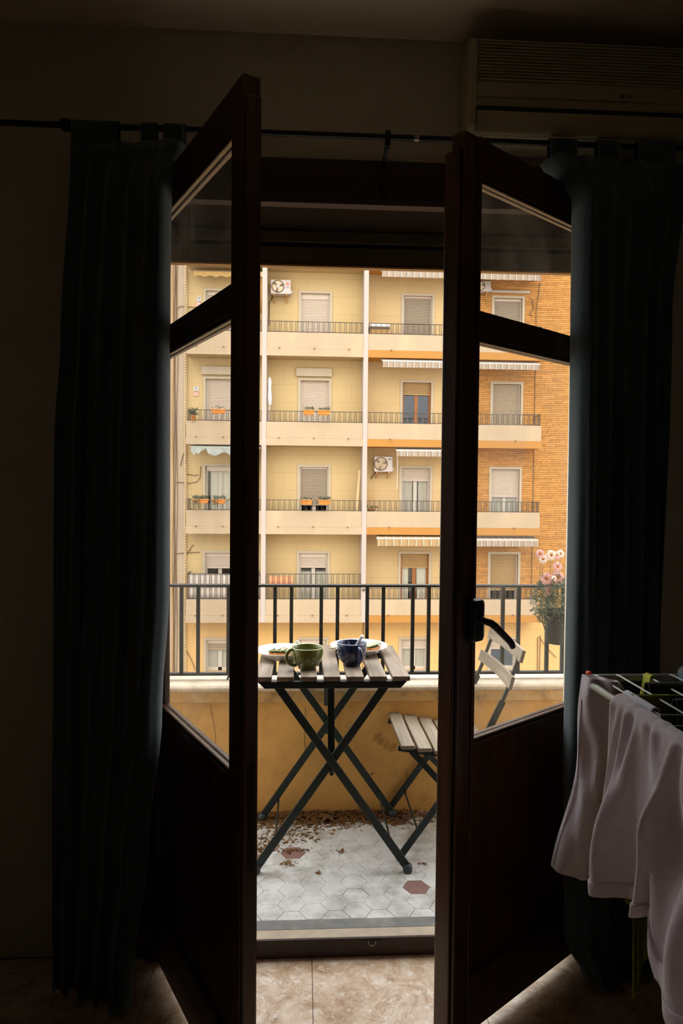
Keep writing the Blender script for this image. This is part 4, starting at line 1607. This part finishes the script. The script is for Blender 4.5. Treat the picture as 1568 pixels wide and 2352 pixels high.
def far_window(bay, l, sm, close, fm='frame_white', cur=None, curm='far_curtain', head=0.0, hood=False, trim=.085, glassy=True, gap=0.0):
    """close: share of the opening covered by the shutter; head: height of the white shutter head"""
    x0, x1, z0, z1 = WIN[bay, l]
    t_ = MB()
    t_.box(x0 - trim, x0, WY - .03, WY + .02, z0, z1 + trim)
    t_.box(x1, x1 + trim, WY - .03, WY + .02, z0, z1 + trim)
    t_.box(x0, x1, WY - .03, WY + .02, z1, z1 + trim)
    if l == 0:
        t_.box(x0 - trim, x1 + trim, WY - .06, WY + .02, z0 - .07, z0)
    w_ = t_.build('window', 'trim_plaster', bd)
    yf = WY + .13
    f = MB()
    fwid = .07
    f.box(x0, x0 + fwid, yf, yf + .07, z0, z1)
    f.box(x1 - fwid, x1, yf, yf + .07, z0, z1)
    f.box(x0 + fwid, x1 - fwid, yf, yf + .07, z1 - fwid, z1)
    f.box(x0 + fwid, x1 - fwid, yf, yf + .07, z0, z0 + (.32 if fm == 'frame_brown' else .12))
    xm = (x0 + x1) / 2
    f.box(xm - .065, xm + .065, yf, yf + .07, z0, z1)
    f.build('frame', fm, w_)
    zc = z1 - head
    if head:
        MB().box(x0 + .02, x1 - .02, WY + .06, WY + .12, zc, z1).build('shutter_head', 'shut_white', w_, bevel=.005, seg=1)
    if close > 0:
        zb = zc - (zc - z0) * close
        shutter(w_, x0 + .035, x1 - .035, zb + (gap if close >= 1 else 0), zc, sm, WY + .085)
        g = MB()
        g.box(x0, x0 + .04, WY + .07, WY + .12, z0, z1)
        g.box(x1 - .04, x1, WY + .07, WY + .12, z0, z1)
        g.build('shutter_guide', fm, w_)
    if close < 1:
        for a, b2 in ((x0 + fwid, xm - .065), (xm + .065, x1 - fwid)):
            MB().box(a, b2, yf + .03, yf + .036, z0 + .1, z1 - fwid).build('pane', 'far_glass', w_)
        if cur:
            for (a, b2, top) in cur:
                def cf(u, v, a=a, b2=b2, top=top):
                    return (x0 + (x1 - x0) * (a + (b2 - a) * u), yf + .055 + .012 * math.sin(u * 30), z0 + (z1 - z0) * top * v)
                MB().grid(cf, 24, 1).build('curtain', curm, w_, recalc=False)
    if hood:
        h = MB().box(x0 - .15, x1 + .09, WY - .12, WY, z1 + .14, z1 + .42)
        h.build('shutter_hood', 'trim_plaster', w_, bevel=.008, seg=1)
    return w_


far_window('A', 4, 'shut_white', 1.0, head=.14)
far_window('A', 3, 'shut_white', 1.0, head=.0, hood=True)
far_window('A', 2, 'shut_white', .0, head=.18, cur=[(.16, .46, .95), (.55, .95, .95)])
far_window('A', 1, 'shut_white', .20, head=.15)
far_window('A', 0, 'shut_beige', .22, head=.14, cur=[(.08, .44, .9), (.56, .95, .9)], curm='far_curtain_dark')
far_window('B', 4, 'shut_white', 1.0, head=.20)
far_window('B', 3, 'shut_white', 1.0, hood=True)
far_window('B', 2, 'shut_grey', 1.0, head=.07, gap=.75)
far_window('B', 1, 'shut_white', .18, head=.16, cur=[(.08, .42, .68), (.58, .92, .68)], curm='far_curtain_dark')
far_window('B', 0, 'shut_white', .3, head=.16)
far_window('C', 4, 'shut_grey', 1.0, head=.07)
far_window('C', 3, 'shut_tan', .20, fm='frame_brown')
far_window('C', 2, 'shut_white', .21, cur=[(.08, .40, .86), (.62, .92, .86)], curm='far_curtain_dark')
far_window('C', 1, 'shut_tan', .24, fm='frame_brown', cur=[(.06, .30, .9), (.60, .95, .9)])
far_window('C', 0, 'shut_white', .30, cur=[(.08, .46, .9), (.56, .95, .9)], curm='far_curtain_dark')
far_window('D', 4, 'shut_grey', 1.0, head=.10)
far_window('D', 3, 'shut_beige', 1.0, gap=.65)
far_window('D', 2, 'shut_white', .47, cur=[(.06, .44, .9), (.56, .95, .9)], curm='far_curtain_dark')
far_window('D', 1, 'shut_tan', 1.0, gap=.78)
far_window('D', 0, 'shut_white', .32)
for b_ in 'ABCD':
    far_window(b_, 5, 'shut_white', 1.0)

# ---- pipes and loose cables on the plain strip and the base
pp = MB()
pp.tube([(-4.10, WY - .07, ZB), (-4.10, WY - .07, ZT)], .045, 10)
pp.build('drain_pipe', 'pipe_cream', bd)
for i in range(60):
    pass
pj = MB()
z = -5.6
while z < 9.2:
    pj.tube([(-4.10 + .012 * math.sin(z * 3), WY - .12, z), (-4.10, WY - .12, z + .045)], .014, 5)
    z += .095
pj.build('chain_cable', 'cable_dark', bd)['kind'] = 'stuff'
rn = random.Random(31)
for x, r, mm in ((-4.50, .016, 'cable_dark'), (-4.46, .012, 'cable_dark'), (-4.56, .03, 'pipe_tan'), (-4.40, .010, 'cable_dark')):
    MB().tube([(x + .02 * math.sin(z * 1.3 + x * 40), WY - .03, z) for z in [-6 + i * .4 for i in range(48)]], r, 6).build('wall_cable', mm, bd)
for pts in ([(-4.45, 1.72), (-4.3, 1.74), (-4.0, 1.70), (-3.72, 1.75), (-3.6, 1.9), (-3.58, 2.3)], [(-4.45, -.78), (-4.2, -.75), (-3.6, -.72)], [(-4.42, 7.75), (-4.30, 7.86), (-3.9, 7.84), (-3.5, 7.83)],
            [(-4.05, 2.02), (-3.8, 1.98), (-3.66, 2.0)], [(-4.1, 2.9), (-4.22, 2.6), (-4.28, 2.3)], [(-4.05, -.8), (-3.9, -.55), (-3.82, -.45)], [(-4.05, -4.2), (-3.85, -4.6), (-3.75, -4.9)],
            [(8.02, 8.45), (8.15, 8.40), (8.20, 8.1), (8.05, 7.85), (8.15, 7.83)], [(8.42, 9.0), (8.30, 8.0), (8.30, -2.6)],
            [(8.56, -3.75), (8.58, -5.6)], [(8.66, -3.70), (8.64, -5.6)], [(8.62, -3.75), (8.95, -4.2), (9.25, -4.5)], [(2.5, -3.0), (2.24, -2.95), (2.2, -3.4), (2.2, -5.5)]):
    MB().tube([(x, WY - .03, z) for x, z in pts], .014, 5).build('wall_cable', 'cable_dark', bd)
MB().lathe([(0, -.04), (.05, -.03), (.055, 0)], (2.135, FY - .02, -1.93), 14, 'y').build('wall_lamp', 'ac_dark', bd)


# ------------------------------------------------------------------ awnings
def awning(label, x0, x1, zt, style='stripe', rows=True, val=.20, zig=False, y0=FY + .25, bar=True):
    root = empty('awning', ((x0 + x1) / 2, y0, zt - .2), label, 'awning', 'retracted awnings under the balconies across the street')
    m = {'stripe': 'awning_stripe', 'warm': 'awning_stripe_warm', 'yellow': 'awning_yellow', 'grey': 'awning_grey'}[style]
    yb, zb = y0 - .38, zt - .14
    MB().box(x0, x1, y0 - .03, y0 + .03, zt - .06, zt - .005).build('roller', 'awning_grey_case' if style == 'grey' else 'awning_bar', root)
    MB().hexa([(x0 + .03, yb, zb), (x1 - .03, yb, zb), (x1 - .03, y0, zt - .035), (x0 + .03, y0, zt - .035),
               (x0 + .03, yb, zb + .006), (x1 - .03, yb, zb + .006), (x1 - .03, y0, zt - .029), (x0 + .03, y0, zt - .029)]).build('fabric', m, root)
    if bar:
        MB().box(x0, x1, yb - .025, yb + .025, zb - .025, zb + .03).build('front_bar', 'awning_bar' if style != 'grey' else 'awning_grey_case', root, bevel=.006, seg=1)
    n = int((x1 - x0) / .05)
    v = MB()
    top, bot = [], []
    rr = random.Random(len(label))
    for i in range(n + 1):
        x = x0 + .02 + (x1 - x0 - .04) * i / n
        d = val
        if style == 'yellow':
            d = val - .05 * abs(math.sin(i * .42))
        if zig:
            d = val * .85 + .06 * math.sin(i * .5) + (rr.uniform(-.16, .05) if i < n * .3 or i > n * .92 else 0)
        top.append((x, yb - .02, zb - .01))
        bot.append((x, yb - .02 + .012 * math.sin(i * .9), zb - d))
    v.add(top + bot, [(i, i + 1, n + 2 + i, n + 1 + i) for i in range(n)])
    v.build('valance', m, root, recalc=False, solid=.004)
    for xx in (x0 + .05, x1 - .05):
        MB().beam((xx, y0, zt - .05), (xx, yb, zb), .025, .025).build('arm', 'awning_bar', root)
    return root


awning('striped awning cut off by the shutter above the top plastered balcony door', 2.63, 5.28, BOT[5] + .02, val=.22)
awning('striped awning cut off by the shutter above the top brick balcony door', 5.50, 8.18, BOT[5] + .02, val=.22)
awning('striped awning above the brown framed balcony door with mirrored panes', 2.68, 5.28, BOT[4] + .01, val=.22)
awning('striped awning on the brick wall above the fully closed beige shutter', 5.50, 8.18, BOT[4] - .01, val=.20)
awning('short striped awning beside the air conditioner under an orange slab edge', 3.19, 5.28, BOT[3] + .01, val=.20)
awning('checked tan awning above the brown door with cream curtains', 2.55, 5.28, BOT[2] + .02, 'warm', val=.26)
awning('striped awning on the brick wall above the lowest tan shutter', 5.50, 8.22, BOT[2] - .02, val=.22)
awning('torn grey awning with ragged edge above plants on the balcony', -3.80, -1.45, BOT[3] + .03, 'grey', val=.26, zig=True)
awning('yellow scalloped awning in the topmost bay beside the drain pipe', -3.80, -1.50, BOT[5] - .05, 'yellow', val=.20, y0=WY - .1, bar=False)
MB_ = None


# ------------------------------------------------------------------ outdoor air conditioners
def outdoor_ac(label, x0, x1, z0, z1, y, logo=False, grille=False, rest=None):
    root = empty('outdoor_air_conditioner', ((x0 + x1) / 2, y + .15, z0), label, 'air conditioner', 'outdoor air conditioners across the street')
    W, H = x1 - x0, z1 - z0
    MB().box(x0, x1, y, y + .30, z0, z1).build('case', 'ac_white', root, bevel=.012)
    r = H * .42
    cx, cz = x0 + W * .36, z0 + H * .52
    MB().lathe([(r, -.004), (r + .02, -.006), (r + .02, .01), (r - .01, .01)], (cx, y, cz), 28, 'y').build('fan_ring', 'ac_dark', root)
    MB().lathe([(0, -.002), (r, -.002)], (cx, y, cz), 28, 'y').build('fan_well', 'ac_dark', root)
    for i in range(3):
        a0 = .6 + i * 2 * PI / 3
        p = [(cx, y - .006, cz)] + [(cx + r * .93 * math.cos(a0 + t_ * .19), y - .004 - .004 * t_ / 8, cz + r * .93 * math.sin(a0 + t_ * .19)) for t_ in range(9)]
        MB().add(p, [tuple(range(10))]).build('fan_blade', 'ac_blade', root, solid=.002, recalc=False)
    MB().lathe([(0, -.016), (r * .3, -.014), (r * .32, -.004)], (cx, y, cz), 20, 'y').build('fan_hub', 'ac_white', root)
    if grille:
        g = MB()
        for k in range(1, 7):
            rr = r * k / 7
            g.tube([(cx + rr * math.cos(2 * PI * i / 24), y - .02, cz + rr * math.sin(2 * PI * i / 24)) for i in range(25)], .004, 4)
        for k in range(8):
            a = PI * k / 8
            g.tube([(cx - r * math.cos(a), y - .018, cz - r * math.sin(a)), (cx + r * math.cos(a), y - .018, cz + r * math.sin(a))], .004, 4)
        g.build('fan_grille', 'ac_blade', root)
        MB().box(x1 - W * .24, x1 - W * .06, y - .003, y, z1 - H * .20, z1 - H * .14).build('maker_label', 'ac_letter', root)
    if logo:
        lx = x0 + W * .84
        MB().lathe([(0, -.004), (H * .12, -.004), (H * .12, 0)], (lx, y, z0 + H * .73), 22, 'y').build('logo_disc', 'ac_red', root)
        q = MB().tube([(lx + H * .07 * math.cos(a), y - .006, z0 + H * .73 + H * .07 * math.sin(a)) for a in [math.radians(g_) for g_ in range(60, 370, 20)]], .005, 5)
        q.tube([(lx - H * .005, y - .006, z0 + H * .77), (lx - H * .005, y - .006, z0 + H * .70), (lx + H * .03, y - .006, z0 + H * .70)], .005, 5)
        q.build('logo_mark', 'notice_white', root)
        text('logo_lettering', 'LG', H * .19, 'ac_letter', root, (lx, y - .003, z0 + H * .48), ext=.002)
    for xx in (x0 + W * .16, x0 + W * .80):
        b = MB()
        b.box(xx - .025, xx + .025, y + .02, WY, z0 - .04, z0)
        b.hexa([(xx - .02, WY - .04, z0 - .22), (xx + .02, WY - .04, z0 - .22), (xx + .02, WY, z0 - .22), (xx - .02, WY, z0 - .22),
                (xx - .02, y + .08, z0 - .04), (xx + .02, y + .08, z0 - .04), (xx + .02, y + .14, z0 - .04), (xx - .02, y + .14, z0 - .04)])
        b.build('wall_bracket', 'bracket_tan', root)
    MB().tube([(x0 + .1, y + .25, z0), (x0 + .02, y + .3, z0 - .1), (x0 - .06, WY - .04, z0 - .18), (x0 - .07, WY - .04, z0 - (1.0 if logo else .25))], .018, 6).build('hose', 'ac_dark', root)
    MB().box(x1, x1 + .05, y + .06, y + .2, z0 + .04, z0 + H * .3).build('valve_cover', 'ac_white', root)
    return root


outdoor_ac('white outdoor air conditioner with red logo disc beside a white column', -1.155, -.47, 8.27, 8.75, WY - .40, logo=True)
outdoor_ac('white outdoor air conditioner with round wire grille on amber wall', 2.50, 3.14, 2.17, 2.70, WY - .38, grille=True)
outdoor_ac('white outdoor air conditioner half hidden behind the door leaf on brick', 5.95, 6.55, 8.54, 8.90, WY - .38)
outdoor_ac('white outdoor air conditioner low under the plaster wall window', 3.62, 4.36, -5.72, -5.17, WY - .38)
outdoor_ac('white outdoor air conditioner low on the wall behind the chair back', 6.72, 7.42, -5.72, -5.17, WY - .38)
hb = MB().box(6.45, 8.05, WY - .10, WY, 8.60, 8.67)
tag(hb.build('window_hood', 'awning_bar', bevel=.01, seg=1), 'thin white canopy bar above the topmost brick wall window', 'window hood')


# ------------------------------------------------------------------ planters and pots
def leaves(b, cx, cy, cz, rx, ry, rz, n, s, rn_):
    for i in range(n):
        a, e = rn_.uniform(0, 2 * PI), rn_.uniform(-1, 1)
        k = rn_.random() ** .4
        c = Vector((cx + rx * k * math.cos(a), cy + ry * k * math.sin(a), cz + rz * k * e))
        d = Vector((rn_.uniform(-1, 1), rn_.uniform(-1, 1), rn_.uniform(-.6, 1))).normalized() * s * rn_.uniform(.6, 1.4)
        q = d.cross(Vector((rn_.uniform(-1, 1), rn_.uniform(-1, 1), rn_.uniform(-1, 1))))
        if q.length < 1e-5:
            continue
        q = q.normalized() * s * .35
        b.add([c, c + d * .5 + q, c + d, c + d * .5 - q], [(0, 1, 2, 3)])


def planter(label, x0, x1, z0, z1, kind, seed, y=FY - .14, dense=90, hang=False):
    root = empty('planter', ((x0 + x1) / 2, y, z0), label, 'planter', 'orange planters hung on the balcony railings across the street')
    i_ = .035
    MB().hexa([(x0 + i_, y - .06, z0), (x1 - i_, y - .06, z0), (x1 - i_, y + .06, z0), (x0 + i_, y + .06, z0),
               (x0, y - .085, z1), (x1, y - .085, z1), (x1, y + .085, z1), (x0, y + .085, z1)]).build('trough', 'terracotta', root, bevel=.008, seg=1)
    MB().box(x0 - .012, x1 + .012, y - .097, y + .097, z1 - .03, z1 + .005).build('rim', 'terracotta', root, bevel=.006, seg=1)
    rn_ = random.Random(seed)
    b = MB()
    w_ = x1 - x0
    leaves(b, (x0 + x1) / 2, y, z1 + .06, w_ * .52, .08, .07, dense, .05, rn_)
    if hang:
        leaves(b, x0 + w_ * .25, y - .1, z1 - .1, w_ * .3, .05, .22, dense // 2, .05, rn_)
    b.build('plants', 'plant_dark', root, recalc=False)
    h = MB()
    for xx in (x0 + .06, x1 - .06):
        h.tube([(xx, y - .09, z0 - .01), (xx, y + .10, z0 - .01), (xx, y + .16, z1 + .02), (xx, y + .21, z1 + .02)], .008, 5)
    h.build('hook', 'far_iron', root)
    return root


planter('first of two orange planters in front of a white shutter, nearer the drying umbrella', -.01, .38, 4.06, 4.22, 0, 1)
planter('second of two orange planters in front of a white shutter', .49, .92, 4.06, 4.22, 0, 2)
planter('lone orange planter with sparse stems beside the potted shrub', -3.09, -2.63, 4.06, 4.20, 0, 3, dense=36)
planter('orange planter in a black holder with straggly stems below grey shutter', -.09, .33, 1.00, 1.16, 0, 4, dense=60, hang=True)
planter('orange planter in a black holder with a round dark shrub', .54, .96, 1.00, 1.16, 0, 5, dense=150)
planter('wide orange planter with tall flowering stems under the torn awning', -3.72, -3.18, 1.02, 1.16, 0, 6, dense=260, hang=True)
planter('orange planter overgrown with hanging dark foliage under the torn awning', -3.06, -2.62, 1.01, 1.16, 0, 7, dense=160, hang=True)


def potplant(label, x, z, r, h, y, seed, n, ph, dry=False):
    root = empty('potted_plant', (x, y, z), label, 'potted plant')
    MB().lathe([(0, 0), (r * .75, 0), (r, h), (r * 1.08, h), (r * 1.08, h + .02), (r * .9, h + .02), (0, h - .01)], (x, y, z), 18).build('pot', 'terracotta', root)
    rn_ = random.Random(seed)
    b = MB()
    leaves(b, x, y, z + h + ph * .45, r * 2.1, r, ph * .5, n, .06, rn_)
    b.build('plant', 'plant_dark', root, recalc=False)
    if dry:
        for k in range(5):
            MB().tube([(x + .05 * (k - 2), y, z + h), (x + .06 * (k - 2), y, z + h + .55 + .05 * math.sin(k * 3))], .006, 5).build('cane', 'bracket_tan', root)
    return root


potplant('bushy potted shrub on the corner of the balcony beside the drain pipe', -3.72, 3.83, .075, .15, FY + .06 - .12, 3, 160, .30)
potplant('orange flower pot with bare canes beside a white column', 2.40, .74 - .55, .12, .65, FY + .30, 5, 60, .15, True)

# ------------------------------------------------------------------ notices, sheets and other loose things
for label, x0, x1, z0, z1, red in (('white paper notice above a red framed one beside the drain pipe, upper floor', -3.73, -3.60, 8.04, 8.20, 0), ('small red framed notice below a white one, upper floor', -3.745, -3.595, 7.83, 8.02, 1),
                                   ('white notice with dark print beside the closed shutter with hood', -3.83, -3.66, 4.93, 5.08, 0), ('red topped white notice beside the closed shutter with hood', -3.83, -3.66, 4.75, 4.91, 1)):
    r_ = empty('notice', ((x0 + x1) / 2, WY - .02, z0), label, 'notice')
    MB().box(x0, x1, WY - .02, WY, z0, z1).build('card', 'notice_white', r_)
    if red:
        q = MB()
        t_ = .018
        q.box(x0, x1, WY - .024, WY - .02, z1 - t_, z1)
        q.box(x0, x1, WY - .024, WY - .02, z0, z0 + t_ * .6)
        q.box(x0, x0 + t_ * .6, WY - .024, WY - .02, z0 + t_ * .6, z1 - t_)
        q.box(x1 - t_ * .6, x1, WY - .024, WY - .02, z0 + t_ * .6, z1 - t_)
        q.build('red_border', 'notice_red', r_)
    q = MB()
    xm = (x0 + x1) / 2
    if red:
        for k in range(3):
            q.box(x0 + .03, x1 - .03, WY - .024, WY - .02, z0 + .03 + k * .035, z0 + .042 + k * .035)
    else:
        q.box(xm - .025, xm + .025, WY - .024, WY - .02, z0 + (z1 - z0) * .58, z0 + (z1 - z0) * .82)
        q.box(x0 + .04, x1 - .04, WY - .024, WY - .02, z0 + .02, z0 + .03)
    q.build('print', 'notice_red' if red else 'notice_ink', r_)

o = MB().grid(lambda u, v: (-1.14 + .82 * u, FY + .062 + .006 * math.sin(u * 25), BOT[1] + 1.26 + .34 * v), 30, 2).build('orange_sheet', 'orange_cloth', solid=.004, recalc=False)
tag(o, 'orange cloth sheet tied inside the tall balcony railing', 'sheet')
o = MB().grid(lambda u, v: (-3.88 + 2.42 * u, FY + .066 + .008 * math.sin(u * 45 + v), BOT[1] + .84 + .82 * v), 60, 4).build('screen_sheet', 'screen_cloth', solid=.004, recalc=False)
tag(o, 'pale privacy cloth behind the tall balcony railing near the pipe', 'sheet')
dh = empty('drying_umbrella', (-1.17, FY + .2, BOT[3] + .25), 'closed white parasol leaning against a white column', 'parasol')
MB().tube([(-1.19, FY + .25, BOT[3] + .25), (-1.17, FY + .25, BOT[3] + 1.4)], .022, 8).build('pole', 'umbrella_white', dh)
MB().lathe([(.02, 0), (.075, .06), (.085, .30), (.055, .62), (.07, .85), (.02, 1.0)], (-1.17, FY + .25, BOT[3] + 1.36), 10).build('folded_canopy', 'umbrella_white', dh)
bb = MB().hexa([(1.80, FY + .30, BOT[2] + .25), (1.90, FY + .30, BOT[2] + .25), (1.90, FY + .34, BOT[2] + .25), (1.80, FY + .34, BOT[2] + .25),
                (1.96, FY + .60, BOT[2] + 2.25), (2.05, FY + .60, BOT[2] + 2.25), (2.05, FY + .64, BOT[2] + 2.25), (1.96, FY + .64, BOT[2] + 2.25)])
tag(bb.build('pine_board', 'pine_board', bevel=.006, seg=1), 'long pale board leaning in the balcony corner against the column', 'board')
cb = empty('balcony_cabinet', (2.62, FY + .35, BOT[4] + .25), 'low tan cabinet with dark lid behind the topmost railing', 'cabinet')
MB().box(2.27, 2.95, FY + .18, FY + .50, BOT[4] + .25, BOT[4] + 1.02).build('body', 'bracket_tan', cb)
MB().box(2.25, 2.97, FY + .16, FY + .52, BOT[4] + 1.02, BOT[4] + 1.10).build('lid', 'ac_dark', cb)
MB().box(2.27, 2.95, FY + .20, FY + .50, BOT[4] + 1.10, BOT[4] + 1.20).build('cover', 'umbrella_white', cb)
ln = empty('garden_lantern', (-1.56, FY + .10, BOT[1] + 1.70), 'dark pointed lantern with golden knob standing on the tall railing', 'lantern')
MB().lathe([(.12, 0), (.115, .03), (.02, .24), (.015, .27)], (-1.56, FY + .042, BOT[1] + 1.69), 12).build('hood', 'ac_dark', ln)
MB().lathe([(0, 0), (.05, .03), (.055, .07), (.04, .11), (0, .12)], (-1.56, FY + .042, BOT[1] + 1.96), 14).build('knob', 'lamp_gold', ln)

bl = empty('bamboo_blind', (-1.55, FY + .22, 7.45), 'narrow tan bamboo blind hanging beside the first white column', 'blind')
MB().grid(lambda u, v: (-1.68 + .25 * u, FY + .22 + .012 * math.sin(u * 40), 7.55 + 1.25 * v), 30, 2).build('cane_screen', 'bracket_tan', bl, solid=.006, recalc=False)
MB().box(-1.70, -1.42, FY + .17, FY + .27, 8.78, 8.95).build('valance', 'pine_board', bl, bevel=.01, seg=1)
MB().tube([(-1.56, FY + .19, 8.8), (-1.56, FY + .19, 7.52), (-1.53, FY + .19, 7.48)], .012, 6).build('cord', 'ac_dark', bl)
cr = MB().tube([(3.24, FY - .10, BOT[3] - .16), (3.26, FY - .06, BOT[3] - .6), (3.26, FY - .05, BOT[3] - 1.45)], .013, 6)
tag(cr.build('crank_rod', 'awning_bar'), 'thin white crank rod hanging from the short striped awning', 'crank rod')
